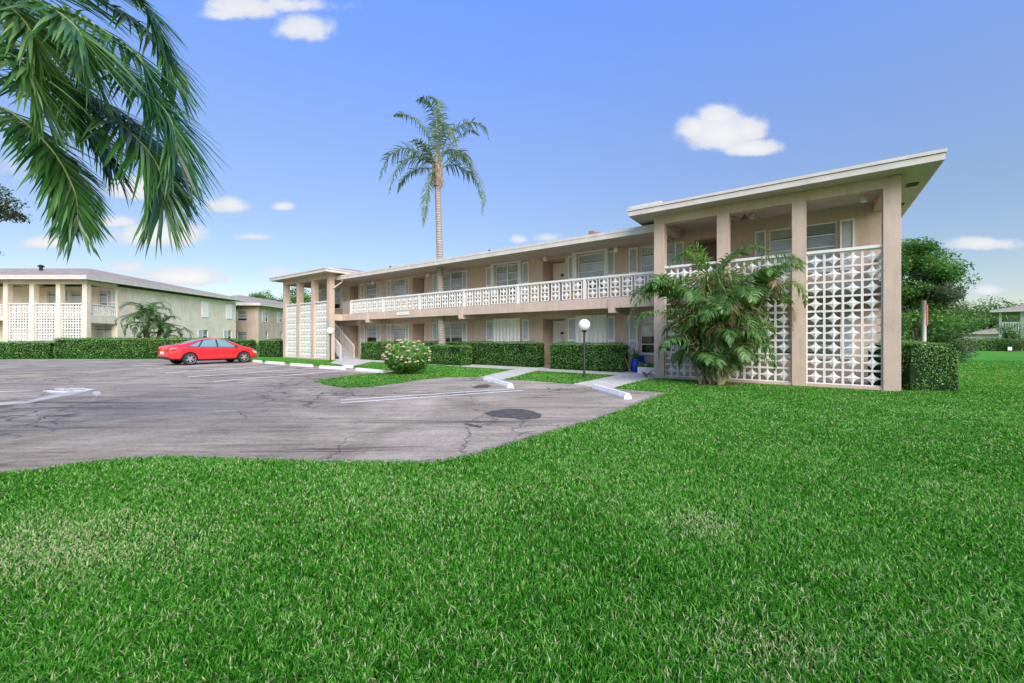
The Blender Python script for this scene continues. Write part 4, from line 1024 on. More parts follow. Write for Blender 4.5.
# foreground coconut-like palm (upper left)
fx, fy = -7.0, 5.0
fp = empty('foreground_palm', (fx, fy, 0), 0, 'big palm whose long glossy fronds hang in from the upper left corner', 'palm tree')
tk = MB(); zc = 5.1; tk.tube([(.35*math.sin(i/10*1.2)-.3, 0, zc*i/10-.1) for i in range(11)], [.2-.05*i/10 for i in range(11)], 12); tk.build('trunk', M['ptrunk'], fp, smooth=True)
bt = MB()
for i in range(12):
    a = i*2.4; bt.tube([(.05, 0, zc-.2), (math.cos(a)*.2, math.sin(a)*.2, zc+.15), (math.cos(a)*.3, math.sin(a)*.3, zc+.5)], [.1, .07, .03], 6)
bt.build('leaf_bases', M['boot'], fp)
root_ = Vector((fx, fy, 0))
def fpt(px, py, y): return W(px, py, y)-root_
c0 = Vector((0.05, 0, zc+.2))
ff = [([(0, 60, 4.7), (70, 92, 4.45), (125, 128, 4.25), (157, 165, 4.15), (163, 205, 4.1)], 1.0, (.85, 1.0)),
      ([(-10, 40, 4.8), (70, 55, 4.5), (130, 78, 4.3), (168, 115, 4.2), (178, 155, 4.15)], .95, (1, 1)),
      ([(-30, 88, 4.5), (15, 115, 4.2), (52, 150, 4.05), (74, 190, 3.95), (78, 222, 3.9)], .72, (.85, 1.0)),
      ([(-25, 5, 4.6), (45, 5, 4.4), (100, 28, 4.3), (142, 62, 4.25), (158, 98, 4.25)], .85, (1.0, .95)),
      ([(-20, -30, 4.7), (40, -35, 4.6), (95, -25, 4.5), (140, 0, 4.5), (158, 32, 4.5)], .7, (1, .9)),
      ([(-20, -20, 4.1), (10, -5, 3.9), (50, 8, 3.7), (78, 30, 3.6), (88, 60, 3.6)], .8, (1, 1)),
      ([(-25, -10, 3.9), (0, 0, 3.7), (25, 22, 3.6), (40, 52, 3.6)], .7, (1, 1)),
      ([(-30, 35, 4.3), (5, 45, 4.1), (40, 62, 4.0), (70, 90, 3.9), (80, 118, 3.9)], .75, (1, 1)),
      ([(-40, 66, 5.3), (0, 80, 5.2), (50, 98, 5.1), (92, 130, 5.1), (112, 165, 5.1)], .85, (1, 1)),
      ([(-30, 20, 5.4), (20, 25, 5.4), (80, 40, 5.3), (130, 72, 5.2), (150, 110, 5.2)], .9, (1, 1)),
      ([(-20, 75, 5.0), (50, 85, 4.9), (110, 105, 4.8), (150, 140, 4.7), (168, 180, 4.6)], .95, (1, 1)),
      ([(-20, -10, 5.0), (60, -12, 4.9), (120, 10, 4.8), (160, 45, 4.7), (176, 85, 4.6)], .8, (1, 1)),
      ([(-30, 100, 4.9), (10, 120, 4.8), (45, 145, 4.8), (62, 175, 4.7), (66, 205, 4.7)], .8, (1, 1)),
      ([(-30, 50, 3.8), (0, 52, 3.6), (22, 62, 3.5), (38, 85, 3.5), (42, 105, 3.5)], .6, (1, 1))]
for i, (cs, ll, sb) in enumerate(ff):
    C = [c0]+[fpt(*c) for c in cs]
    frond('frond', C, 96, ll*.95, .030, M['palm_near'], fp, M['rachis'], .022, .28, .70, 6, .24, .28, [.45, .40, .5, .42, .4, .64, .68, .55, .3, .35, .45, .4, .4, .66][i], sb, tipf=1.0, hang=.30)
for i in range(7):
    a = R(100+i*38); frond('frond', [tuple(v) for v in arch(c0, a, R(50-8*(i % 3)), 3.0, 1.6)], 44, .6, .04, M['palm_near'], fp, M['rachis'], .03, .6, .5, 4, .2, .2, .4)

# big ragged clump palm in front of the screens
ax, ay = L2W(-4.3, -1.15)
ap = empty('clump_palm', (ax, ay, 0), 0, 'large untidy clumping palm with dead brown fronds against the breeze block screens', 'palm tree')
stems = []
def keep_off(v):
    wx, wy = v.x+ax-BX, v.y+ay-BY; t = -SA*wx+CA*wy
    if t > -.10:
        d_ = t+.10; v = Vector((v.x+SA*d_, v.y-CA*d_, v.z))
    if v.z < .05: v.z = .05
    return v
for i in range(18):
    a = i*2.4+random.uniform(-.4, .4); r0 = random.uniform(.05, .45); h = (.75, 1.1, 1.5, 2.0, 2.5, 2.85)[i % 6]+random.uniform(-.2, .2); lean = h*random.uniform(.08, .5)
    b = Vector((math.cos(a)*r0, math.sin(a)*r0*.6, -.05)); t = keep_off(b+Vector((math.cos(a)*lean*1.45, math.sin(a)*lean*.6, h))); stems.append((b, t, a))
    sm = MB(); sm.tube([b, b.lerp(t, .5)+Vector((0, 0, .08)), t], [.05, .042, .032], 8); sm.build('cane', M['stem'], ap, smooth=True)
for b, t, a in stems:
    for k in range(5):
        az = a+random.uniform(-1.5, 1.5) if k else random.uniform(0, 6.28)
        el = random.uniform(R(35), R(86)); L = random.uniform(1.2, 1.85)
        frond('frond', [tuple(v) for v in arch(t, az, el, L, random.uniform(1.3, 2.4))], 60, .48, .036, M['palm_mixed'], ap, M['rachis'], .011, 1.1, .45, 3, .55, .05, random.uniform(.3, .75), fix=keep_off)
def leaf_mass():
    n = 5000; z = .35+3.1*rng.random(n)**.9; hw = np.interp(z, [.2, .7, 1.4, 2.2, 3.0, 3.5], [.15, .45, 1.15, 1.5, 1.15, .5])
    a = rng.uniform(0, 6.283, n); rr = rng.random(n)**.55
    P = np.stack([-.05+np.cos(a)*rr*hw, np.sin(a)*rr*.62, z], 1)
    clump = vnoise(P[:, 0]*3, P[:, 2]*3+P[:, 1]*2, 1.4); k = clump > -.45; P, a, rr, clump = P[k], a[k], rr[k], clump[k]; n = len(P)
    L = rng.uniform(.18, .42, n); w = rng.uniform(.010, .019, n)
    d = np.stack([np.cos(a)*rr+rng.normal(0, .5, n), np.sin(a)*rr-.2+rng.normal(0, .4, n), rng.normal(-.35, .6, n)], 1); d /= np.linalg.norm(d, axis=1)[:, None]
    sd = np.cross(d, rng.normal(size=(n, 3))); sd /= np.linalg.norm(sd, axis=1)[:, None]
    m = P+d*(L*.55)[:, None]; d2 = d+np.array([0, 0, -.7]); d2 /= np.linalg.norm(d2, axis=1)[:, None]; e = m+d2*(L*.5)[:, None]
    V = np.stack([P-sd*w[:, None], P+sd*w[:, None], m+sd*w[:, None]*.9, m-sd*w[:, None]*.9, e], 1).reshape(-1, 3)
    V = np.array([tuple(keep_off(Vector(v))) for v in V]); b_ = np.arange(n)[:, None]*5
    t = np.clip(rng.normal(.42, .2, n)+.18*clump+.25*(rr-.6), 0, 1); dry = rng.random(n) < .28
    def sub(mask, mat, nm, tt):
        idx = np.where(mask)[0]; vv = V.reshape(-1, 5, 3)[idx].reshape(-1, 3); bb = np.arange(len(idx))[:, None]*5
        fastmesh(nm, vv, bb+np.array([[0, 1, 2, 3]]), bb+np.array([[3, 2, 4]]), mat, np.repeat(tt[idx], 5), ap)
    sub(~dry, M['palm_mixed'], 'foliage', t); sub(dry, M['palm_dry'], 'dead_foliage', t)
leaf_mass()
# long characteristic fronds
def apt(px, py, dy): y = ay+dy; return Vector(((px-512)/F*y-ax, dy, HC-(py-Y0)/F*y))
for cs in ([(715, 300, 0), (735, 272, -.1), (768, 256, -.2), (796, 258, -.3), (808, 285, -.3)], [(715, 295, 0), (728, 262, -.1), (748, 246, -.2), (772, 252, -.3)], [(705, 305, 0), (678, 290, -.2), (650, 285, -.3), (630, 308, -.3)], [(720, 320, 0), (755, 290, -.2), (775, 285, -.3), (795, 305, -.3)],
           [(700, 300, 0), (665, 290, -.1), (640, 300, -.2), (622, 330, -.2)], [(700, 310, 0), (668, 312, -.2), (642, 315, -.3), (632, 345, -.3)],
           [(715, 290, 0), (722, 265, 0), (735, 252, 0), (752, 256, -.1)], [(705, 290, 0), (695, 262, -.1), (682, 255, -.1), (668, 268, -.2)], [(708, 290, 0), (705, 262, 0), (694, 248, 0), (680, 252, 0)],
           [(700, 290, 0), (680, 280, -.1), (660, 283, -.2), (648, 300, -.2)], [(718, 330, -.2), (715, 335, -.3), (712, 350, -.4), (709, 368, -.4)]):
    frond('frond', [apt(*c) for c in cs], 52, .48, .044, M['palm_mixed'], ap, M['rachis'], .013, .8, .5, 3, .3, .2, .55)
for i in range(15):
    b, t, a = random.choice([q for q in stems if q[1].z > 1.3]); az = random.uniform(math.pi, 2*math.pi)
    frond('dead_frond', [tuple(v) for v in arch(t*random.uniform(.8, 1.15)+Vector((math.cos(az)*.25, -.2, .3)), az, R(15), random.uniform(.9, 1.5), 3.4)], 30, .34, .024, M['palm_dry'], ap, M['rachis_dry'], .010, 1.3, .5, 3, .4, .15, random.uniform(.3, .7), fix=keep_off)
frond('dead_frond', [apt(*c) for c in ((770, 285, -.2), (785, 300, -.3), (792, 318, -.3), (790, 345, -.3))], 24, .3, .025, M['palm_dry'], ap, M['rachis_dry'], .01, 1.4, .5, 3, .3, .3, .5)

# date palm cluster by the cream building
dp = empty('feather_palm', (dist_X(151, 31), 31.0, 0), 0, 'bushy arching palm in front of the cream building wall', 'palm tree')
for k_, (bx, by, h) in enumerate(((-.5, 0, 2.6), (.5, .2, 2.1), (0, -.3, 3.2), (1.1, 0, 1.6))):
    sm = MB(); sm.tube([(bx*.4, by, 0), (bx, by, h)], [.16, .12], 8); sm.build('trunk', M['bark'], dp, smooth=True)
    for i in range(15):
        az = i*2.4+k_; el = R(78-(i % 5)*16); frond('frond', [tuple(v) for v in arch((bx, by, h), az, el, random.uniform(1.9, 2.6), random.uniform(1.5, 2.3))], 26, .5, .06, M['palm'], dp, M['rachis'], .02, .5, .55, 2, .3, .12, random.uniform(.35, .65))

# flowering shrub
def bloom_shrub():
    x, y = gp(407, 374.5); root = empty('flowering_shrub', (x, y, 0), 0, 'round flowering shrub with cream and pink blossom heads on the grass island', 'shrub')
    tk = MB()
    for i in range(9):
        a = i*.7; tk.tube([(0, 0, 0), (math.cos(a)*.35, math.sin(a)*.35, .5), (math.cos(a)*.6, math.sin(a)*.6, 1.0)], [.03, .02, .008], 5)
    tk.build('stem', M['bark'], root)
    n = 9000; q = rng.normal(size=(n, 3)); q /= np.linalg.norm(q, axis=1)[:, None]; r = rng.uniform(.55, 1, n)**.5
    lump = 1+.12*vnoise(q[:, 0]*4, q[:, 1]*4+q[:, 2]*4, 1.2)
    P = q*(r*lump)[:, None]*np.array([.90, .80, .66])+np.array([0, 0, .70]); P[:, 2] = np.maximum(P[:, 2], .08)
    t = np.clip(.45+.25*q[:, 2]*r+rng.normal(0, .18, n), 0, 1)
    V, Q = leafcloud(P, q, .085, 1.2, .5); fastmesh('foliage', V, Q, np.zeros((0, 3), int), M['hedge'], np.repeat(t, 4), root)
    for i in range(66):
        while True:
            d = np.array([random.gauss(0, 1), random.gauss(-.3, 1), random.gauss(.45, .9)]); d /= np.linalg.norm(d)
            if d[2] > -.35: break
        c = d*np.array([.93, .83, .70])+np.array([0, 0, .70]); k = 60
        e = rng.normal(size=(k, 3)); e /= np.linalg.norm(e, axis=1)[:, None]; e[:, 2] = np.abs(e[:, 2])*.6
        V, Q = leafcloud(c+e*.065*random.uniform(.6, 1.15), e, .045, .6, .8)
        fastmesh('blossom', V, Q, np.zeros((0, 3), int), M['bloom'], np.repeat(np.clip(rng.normal(.55, .25, k), 0, 1), 4), root)
bloom_shrub()

# planting by the path
def spiky(x, y, z, n, L, label, name):
    root = empty(name, (x, y, z), 0, label, 'plant'); V = []; Q = []; T = []; tin = []
    for i in range(n):
        az = i*2.4; el = R(random.uniform(20, 85)); p = Vector((0, 0, 0)); e = el; w = .03; b = len(V); s = Vector((-math.sin(az), math.cos(az), 0)); tv = random.uniform(.2, .9)
        for k in range(4):
            if k < 3: V += [p-s*w*(1-k*.25), p+s*w*(1-k*.25)]; tin += [tv]*2
            else: V.append(p.copy()); tin.append(tv)
            p = p+Vector((math.cos(az)*math.cos(e), math.sin(az)*math.cos(e), math.sin(e)))*L/3*random.uniform(.8, 1.1); e -= .25
        Q += [(b, b+1, b+3, b+2), (b+2, b+3, b+5, b+4)]; T.append((b+4, b+5, b+6))
    fastmesh('leaves', np.array([tuple(v) for v in V]), Q, T, M['palm'], tin, root); return root
x, y = L2W(S(635.5, 1.7), 1.7)
pot = empty('blue_pot', (x, y, .04), 0, 'glossy cobalt blue glazed pot standing by the path under a spiky plant', 'pot')
m_ = MB(); m_.lathe([(.13, 0), (.17, .05), (.20, .25), (.19, .42), (.15, .50), (.19, .55), (.17, .56), (.13, .5)], (0, 0, 0), 24); m_.build('bowl', M['bluepot'], pot, smooth=True)
m_ = MB(); m_.lathe([(.135, .49), (.135, .50)], (0, 0, 0), 16); m_.build('soil', M['soil'], pot)
spiky(x, y, .54, 34, .62, 'spiky green plant growing in the blue pot', 'spiky_plant')
x2, y2 = L2W(S(641, 2.1), 2.1)
pot = empty('blue_pot', (x2, y2, .04), 0, 'darker blue pot just behind the glossy cobalt one', 'pot')
m_ = MB(); m_.lathe([(.11, 0), (.16, .1), (.18, .4), (.12, .62), (.15, .66), (.13, .67), (.1, .6)], (0, 0, 0), 24); m_.build('bowl', M['bluepot'], pot, smooth=True)
x3, y3 = L2W(S(650, 1.2), 1.2)
pl = empty('planter_box', (x3, y3, .04), YAW, 'white rectangular planter with low green plants beside the blue pots', 'planter')
m_ = MB(); m_.box(-.45, .45, -.14, .14, 0, .26); m_.build('trough', M['stop'], pl, bev=.01)
P = np.stack([rng.uniform(-.45, .45, 500), rng.uniform(-.16, .16, 500), rng.uniform(.26, .42, 500)], 1); V, Q = leafcloud(P, None, .08, 1, .5)
fastmesh('foliage', V, Q, np.zeros((0, 3), int), M['hedge'], np.repeat(rng.uniform(.2, .9, 500), 4), pl)
x4, y4 = L2W(-6.75, -.25); dw = empty('driftwood', (x4, y4, .02), 0, 'twisted brown driftwood root at the foot of the left porch column', 'driftwood')
for k in range(6):
    m_ = MB(); a = random.uniform(0, 6.28); m_.tube([(0, 0, .02), (math.cos(a)*.15, math.sin(a)*.15, .18), (math.cos(a)*.32, math.sin(a)*.32, .12+random.uniform(-.1, .2))], [.035, .025, .01], 6); m_.build('branch', M['bark'], dw)
x5, y5 = L2W(S(627, 1.5), 1.5); bt_ = empty('bare_stem_plant', (x5, y5, 0), 0, 'leaning bare brown stem with a leafy tip between hedge and blue pot', 'plant')
m_ = MB(); m_.tube([(.15, 0, 0), (0, 0, .4), (-.15, 0, .85)], [.035, .03, .02], 6); m_.build('stem', M['bark'], bt_)
P = rng.normal(size=(160, 3))*.13+np.array([-.15, 0, 1.0]); V, Q = leafcloud(P, None, .14, 1, .3); fastmesh('leaves', V, Q, np.zeros((0, 3), int), M['palm'], np.repeat(rng.uniform(.2, .9, 160), 4), bt_)

# soil bed below the screens
mb = MB(); mb.face([(*L2W(-6.6, -.30), .012), (*L2W(-.4, -.22), .012), (*L2W(-.4, .05), .012), (*L2W(-6.6, .05), .012)]); tag(mb.build('planting_bed', M['soil']), kind='structure')
mb = MB(); mb.prism([(ax+.75*math.cos(a), ay+.5*math.sin(a)) for a in np.linspace(0, 6.28, 20)[:-1]], .005, .03); tag(mb.build('mulch_ring', M['soil']), kind='structure')

# globe lamps
def lamp(x, y, h, label):
    o = empty('globe_lamp', (x, y, 0), 0, label, 'lamp post', 'globe lamp posts along the parking lot')
    m_ = MB(); m_.lathe([(.09, 0), (.09, .03), (.055, .06), (.04, .12), (.038, h-.32)], (0, 0, 0), 14); m_.build('pole', M['post'], o, smooth=True)
    m_ = MB(); m_.lathe([(.05, 0), (.09, .03), (.10, .09), (.07, .11)], (0, 0, h-.36), 16); m_.build('globe_collar', M['post'], o, smooth=True)
    bm = bmesh.new(); bmesh.ops.create_uvsphere(bm, u_segments=24, v_segments=16, radius=.215); bmesh.ops.translate(bm, vec=(0, 0, h-.1), verts=bm.verts[:])
    me = bpy.data.meshes.new('globe'); bm.to_mesh(me); bm.free(); me.materials.append(M['globe']); me.polygons.foreach_set('use_smooth', [True]*len(me.polygons))
    g_ = bpy.data.objects.new('globe', me); col.objects.link(g_); g_.parent = o; return o
x, y = gp(584.3, 377.8); lamp(x, y, 2.02, 'nearest white globe lamp on a dark post in front of the clipped hedge')
x, y = (330.4-512)/F*25.0, 25.0; lamp(x, y, 2.0, 'white globe lamp on a dark post by the far stair')

# small things to the right
x, y = dist_X(924, 23.9), 23.9; po = empty('striped_post', (x, y, 0), 0, 'white and red post standing among the trees at the right', 'post')
m_ = MB(); m_.tube([(0, 0, 0), (0, 0, 3.65)], .10, 10); m_.build('pole', M['offwhite'], po, smooth=True)
m_ = MB(); m_.box(.02, .11, -.125, -.06, 2.2, 3.4); m_.build('red_stripe', M['red'], po)
for px, d, z in ((1010, 44, .55), (1014.5, 52, .6)):
    o = empty('yard_sign', (dist_X(px, d), d, 0), 0, 'small blank white yard sign %s on the far lawn' % ('nearest the camera' if d < 45 else 'behind the other one beside red flowers'), 'sign')
    m_ = MB(); m_.box(-.22, .22, 0, .02, z-.35, z); m_.build('board', M['white'], o); m_ = MB(); m_.box(-.015, .015, .021, .04, 0, z-.05); m_.build('stake', M['dark'], o)
x, y = dist_X(1017, 49), 49; P = rng.normal(size=(300, 3))*np.array([.5, .3, .25])+np.array([x, y, .9]); V, Q = leafcloud(P, None, .16, 1, .7)
o = fastmesh('red_flowers', V, Q, np.zeros((0, 3), int), M['red'], np.repeat(rng.uniform(0, 1, 300), 4)); tag(o, 'patch of red flowers beside the yard signs', 'flowers', kind='stuff')

# ------------------------------------------------------------------ car
def car():
    rear = Vector(gp(188.8, 365.3)); front = Vector(gp(244.2, 362.8)); d = (front-rear).normalized(); wb = 2.66
    ang = math.atan2(d.y, d.x); left = Vector((-d.y, d.x)); mid = (rear+front)/2+left*.82
    root = empty('parked_car', (mid.x, mid.y, .008), ang, 'bright red four door saloon parked nose in towards the buildings', 'car')
    # stations: x, half width, bottom z, waist z, top z, roof half width, roof
    st = [(-2.25, .62, .42, .80, .86, .45), (-2.21, .78, .33, .92, 1.05, .62), (-1.95, .86, .27, .97, 1.11, .66), (-1.60, .895, .24, .98, 1.15, .66), (-1.30, .905, .22, .98, 1.235, .62),
          (-.90, .905, .20, .945, 1.36, .58), (-.45, .91, .19, .935, 1.45, .575), (0, .91, .19, .92, 1.475, .58), (.40, .91, .19, .91, 1.44, .59), (.80, .905, .19, .90, 1.30, .61),
          (1.15, .90, .20, .89, 1.10, .66), (1.40, .89, .20, .87, .99, .70), (1.75, .86, .21, .80, .93, .68), (2.00, .80, .23, .72, .84, .60), (2.18, .68, .27, .62, .72, .48), (2.26, .52, .34, .52, .58, .36)]
    prof = []
    for x, w, zb, zw, zt, rw in st:
        sec = [(0, zb), (w*.88, zb), (w*.985, zb+.13), (w, (zb+zw)*.52), (w*.985, zw-.05), (w*.955, zw)]
        cab = zt-zw
        sec += [(rw+(w*.955-rw)*.55, zw+cab*.5), (rw+.03, zt-.075 if cab > .25 else zt-cab*.2), (rw*.86, zt-.02), (0, zt)]
        prof.append([(x, a, b) for a, b in sec])
    bm = bmesh.new(); rows = []
    for sec in prof:
        row = [bm.verts.new(p) for p in sec]; rows.append(row)
    mir = [[(r[i] if abs(r[i].co.y) < 1e-6 else bm.verts.new((r[i].co.x, -r[i].co.y, r[i].co.z))) for i in range(len(r))] for r in rows]
    for R1 in (rows, mir):
        for i in range(len(R1)-1):
            for j in range(len(R1[0])-1):
                f = [R1[i][j], R1[i+1][j], R1[i+1][j+1], R1[i][j+1]]
                if R1 is rows: f = f[::-1]
                bm.faces.new(f)
    for r, m in ((rows[0], mir[0]), (rows[-1], mir[-1])):
        for j in range(len(r)-1):
            vs = [r[j], r[j+1], m[j+1], m[j]]; u = []
            for v in vs:
                if v not in u: u.append(v)
            if len(u) > 2: bm.faces.new(u)
    bmesh.ops.recalc_face_normals(bm, faces=bm.faces[:])
    me = bpy.data.meshes.new('body'); bm.to_mesh(me); bm.free()
    tmp = bpy.data.objects.new('body_tmp', me); col.objects.link(tmp)
    ss = tmp.modifiers.new('s', 'SUBSURF'); ss.levels = 3; ss.render_levels = 3
    # wheel wells
    cut = MB()
    for x in (-1.33, 1.33):
        for sy_ in (-1, 1):
            n0 = len(cut.v); cut.lathe([(.385, 0), (.385, .34)], (0, 0, 0), 28)
            for k in range(n0, len(cut.v)):
                a, b, c = cut.v[k]; cut.v[k] = (x+a, sy_*(.62+c), .325+b)
    cu = cut.build('cut_tmp', M['dark']); bm = bmesh.new(); bm.from_mesh(cu.data); bmesh.ops.recalc_face_normals(bm, faces=bm.faces[:]); bm.to_mesh(cu.data); bm.free()
    dg = bpy.context.evaluated_depsgraph_get(); dg.update()
    smooth = bpy.data.meshes.new_from_object(tmp.evaluated_get(dg))
    bvh_bm = bmesh.new(); bvh_bm.from_mesh(smooth); bvh = BVHTree.FromBMesh(bvh_bm)
    bo = tmp.modifiers.new('b', 'BOOLEAN'); bo.operation = 'DIFFERENCE'; bo.object = cu; bo.solver = 'EXACT'
    dg = bpy.context.evaluated_depsgraph_get(); dg.update()
    fin = bpy.data.meshes.new_from_object(tmp.evaluated_get(dg)); fin.name = 'body'
    fin.materials.clear(); fin.materials.append(M['paint']); fin.materials.append(M['trim'])
    for p in fin.polygons:
        p.use_smooth = True; c = p.center
        inwell = any(math.hypot(c.x-x, c.z-.325) < .37 for x in (-1.33, 1.33)) and abs(c.y) < .93
        p.material_index = 1 if (inwell or c.z < .30+(.05 if c.x < -1.7 else 0)) else 0
    bpy.data.objects.remove(tmp); bpy.data.objects.remove(cu)
    body = bpy.data.objects.new('body', fin); col.objects.link(body); body.parent = root
    def patch(name, poly, mat, origin, direction, off=.006, par=root, nx=14, nz=8, two=True):
        """patch laid on the body: poly is quad [(u,v)x4] bilinear; origin(u,v)->point, cast along direction"""
        for sgn in ((1, -1) if two else (1,)):
            m_ = MB(); g_ = []
            for j in range(nz+1):
                row = []
                for i in range(nx+1):
                    a, b = i/nx, j/nz
                    u = (poly[0][0]*(1-a)+poly[1][0]*a)*(1-b)+(poly[3][0]*(1-a)+poly[2][0]*a)*b
                    v = (poly[0][1]*(1-a)+poly[1][1]*a)*(1-b)+(poly[3][1]*(1-a)+poly[2][1]*a)*b
                    o, dr = origin(u, v), Vector(direction)
                    if two: o = Vector((o[0], o[1]*sgn, o[2])); dr = Vector((dr.x, dr.y*sgn, dr.z))
                    h = bvh.ray_cast(Vector(o), dr)
                    row.append(None if h[0] is None else h[0]+h[1]*off*(1 if h[1].dot(dr) < 0 else -1))
                g_.append(row)
            for j in range(nz):
                for i in range(nx):
                    q = [g_[j][i], g_[j][i+1], g_[j+1][i+1], g_[j+1][i]]
                    if any(x is None for x in q): continue
                    m_.face(q)
            m_.build(name, mat, par, smooth=True)
    side = lambda u, v: (u, 2, v)
    patch('window_surround', [(-.93, .965), (.99, .930), (.44, 1.365), (-.68, 1.365)], M['trim'], side, (0, -1, 0), .003)
    patch('window_surround', [(-1.43, .985), (-.93, .965), (-.70, 1.34), (-1.02, 1.225)], M['trim'], side, (0, -1, 0), .003)
    patch('side_window', [(.02, .965), (.92, .945), (.42, 1.335), (.02, 1.375)], M['carglass'], side, (0, -1, 0))
    patch('side_window', [(-.88, .985), (-.06, .967), (-.06, 1.375), (-.62, 1.325)], M['carglass'], side, (0, -1, 0))
    patch('quarter_window', [(-1.36, 1.01), (-.96, .99), (-.72, 1.30), (-.98, 1.20)], M['carglass'], side, (0, -1, 0))
    patch('windscreen', [(.62, -.62), (.62, .62), (1.12, .66), (1.12, -.66)], M['carglass'], lambda u, v: (u, v, 3), (0, 0, -1), two=False)
    patch('rear_window', [(-1.42, -.56), (-1.42, .56), (-.86, .52), (-.86, -.52)], M['carglass'], lambda u, v: (u, v, 3), (0, 0, -1), two=False)
    patch('door_seam', [(.00, .30), (.014, .30), (.014, .95), (.0, .95)], M['trim'], side, (0, -1, 0), .003, nx=1)
    patch('door_seam', [(.98, .36), (.994, .36), (.994, .90), (.98, .90)], M['trim'], side, (0, -1, 0), .003, nx=1)
    patch('door_seam', [(-.95, .62), (-.936, .62), (-.90, .95), (-.914, .95)], M['trim'], side, (0, -1, 0), .003, nx=1)
    patch('window_trim', [(-1.42, .985), (.98, .93), (.98, .945), (-1.42, 1.0)], M['trim'], side, (0, -1, 0), .004, nz=1)
    patch('handle', [(-.82, .82), (-.64, .82), (-.64, .85), (-.82, .85)], M['paint'], side, (0, -1, 0), .03)
    patch('handle', [(.1, .80), (.28, .80), (.28, .83), (.1, .83)], M['paint'], side, (0, -1, 0), .03)
    patch('sill_trim', [(-.95, .20), (.95, .20), (.95, .25), (-.95, .25)], M['trim'], side, (0, -1, 0), .008, nz=2)
    patch('taillight', [(-2.16, .74), (-1.92, .80), (-1.98, .88), (-2.17, .88)], M['lamp_red'], side, (0, -1, 0), .008)
    patch('taillight', [(.40, .75), (.74, .75), (.68, .87), (.38, .87)], M['lamp_red'], lambda u, v: (-3, u, v), (1, 0, 0), .008)
    patch('headlight', [(1.88, .60), (2.12, .56), (2.10, .63), (1.80, .72)], M['lamp_clear'], side, (0, -1, 0), .006)
    patch('headlight', [(.42, .58), (.70, .58), (.72, .66), (.46, .66)], M['lamp_clear'], lambda u, v: (3, u, v), (-1, 0, 0), .006)
    patch('grille', [(-.45, .36), (.45, .36), (.5, .48), (-.5, .48)], M['trim'], lambda u, v: (3, u, v), (-1, 0, 0), .006, two=False)
    patch('licence_plate', [(-.25, .60), (.25, .60), (.25, .74), (-.25, .74)], M['white'], lambda u, v: (-3, u, v), (1, 0, 0), .01, two=False)
    patch('rear_valance', [(-.7, .34), (.7, .34), (.72, .47), (-.72, .47)], M['trim'], lambda u, v: (-3, u, v), (1, 0, 0), .006, two=False)
    for sgn in (-1, 1):
        m_ = MB(); m_.lathe([(.02, -.07), (.075, -.05), (.09, 0), (.075, .05), (.02, .07)], (0, 0, 0), 12)
        xform(m_, 0, lambda v: (.86+v[0]*.7, sgn*(.985+v[2]*1.2), .99+v[1]*.75)); m_.build('mirror', M['trim'] if sgn < 0 else M['paint'], root, smooth=True)
        for x in (-1.33, 1.33):
            w = MB(); w.lathe([(.19, -.10), (.215, -.115), (.312, -.112), (.337, -.07), (.34, 0), (.337, .07), (.312, .112), (.215, .115), (.19, .10)], (0, 0, 0), 36, cap=False)
            def f(v, x=x, sgn=sgn): return (x+v[0], sgn*(.815+v[2]), .34+v[1])
            wheel = MB(); n0 = 0
            xform(w, 0, f)
            wh = w.build('wheel', M['rubber'], root, smooth=True)
            rm = MB(); rm.lathe([(.235, .080), (.248, .118), (.231, .112), (.218, .07)], (0, 0, 0), 36, cap=False); rm.lathe([(.05, .06), (.055, .10), (.02, .108)], (0, 0, 0), 16)
            for k in range(10):
                a = k*math.pi/5+(.1 if k % 2 else -.1); c, s2 = math.cos(a), math.sin(a); w1, w2 = .020, .026
                n1 = len(rm.v)
                rm.box(.04, .228, -w1, w1, .075, .10)
                for q in range(n1, len(rm.v)): X, Y_, Z = rm.v[q]; rm.v[q] = (X*c-Y_*s2, X*s2+Y_*c, Z)
            xform(rm, 0, f); 
            if sgn < 0:
                for q in range(len(rm.v)):
                    X, Y_, Z = rm.v[q]; rm.v[q] = (X, -(.815+((-Y_*1)-.815)*-1) if False else Y_, Z)
            rm.build('rim', M['rim'], wh, smooth=False)
            bk = MB(); bk.lathe([(.21, .03), (.21, .05)], (0, 0, 0), 24); xform(bk, 0, f); bk.build('brake_backing', M['trim'], wh)
    return root
car()

# ------------------------------------------------------------------ sky, sun, camera
w = bpy.data.worlds.new('World'); sc.world = w; w.use_nodes = True; nt = w.node_tree
bg = nt.nodes['Background']; SUN_EL, SUN_AZ = 37, 159    # azimuth clockwise from +Y (camera direction): behind the camera, a little right
sky = nt.nodes.new('ShaderNodeTexSky'); sky.sky_type = 'NISHITA'; sky.sun_disc = False
sky.sun_elevation = R(SUN_EL); sky.sun_rotation = R(SUN_AZ); sky.air_density = 1.0; sky.dust_density = .6; sky.ozone_density = 1.6
tc = nt.nodes.new('ShaderNodeTexCoord'); sep = nt.nodes.new('ShaderNodeSeparateXYZ'); nt.links.new(tc.outputs['Generated'], sep.inputs[0])
ys = mathn(nt, 'MAXIMUM', sep.outputs[1], .02)
U_ = mathn(nt, 'DIVIDE', sep.outputs[0], ys); V_ = mathn(nt, 'DIVIDE', sep.outputs[2], ys)
cmb = nt.nodes.new('ShaderNodeCombineXYZ'); nt.links.new(U_, cmb.inputs[0]); nt.links.new(V_, cmb.inputs[1])
nz = nt.nodes.new('ShaderNodeTexNoise'); nz.inputs['Scale'].default_value = 9; nz.inputs['Detail'].default_value = 9; nz.inputs['Roughness'].default_value = .62
nt.links.new(cmb.outputs[0], nz.inputs[0]); nn = mathn(nt, 'SUBTRACT', nz.outputs[0], .5)
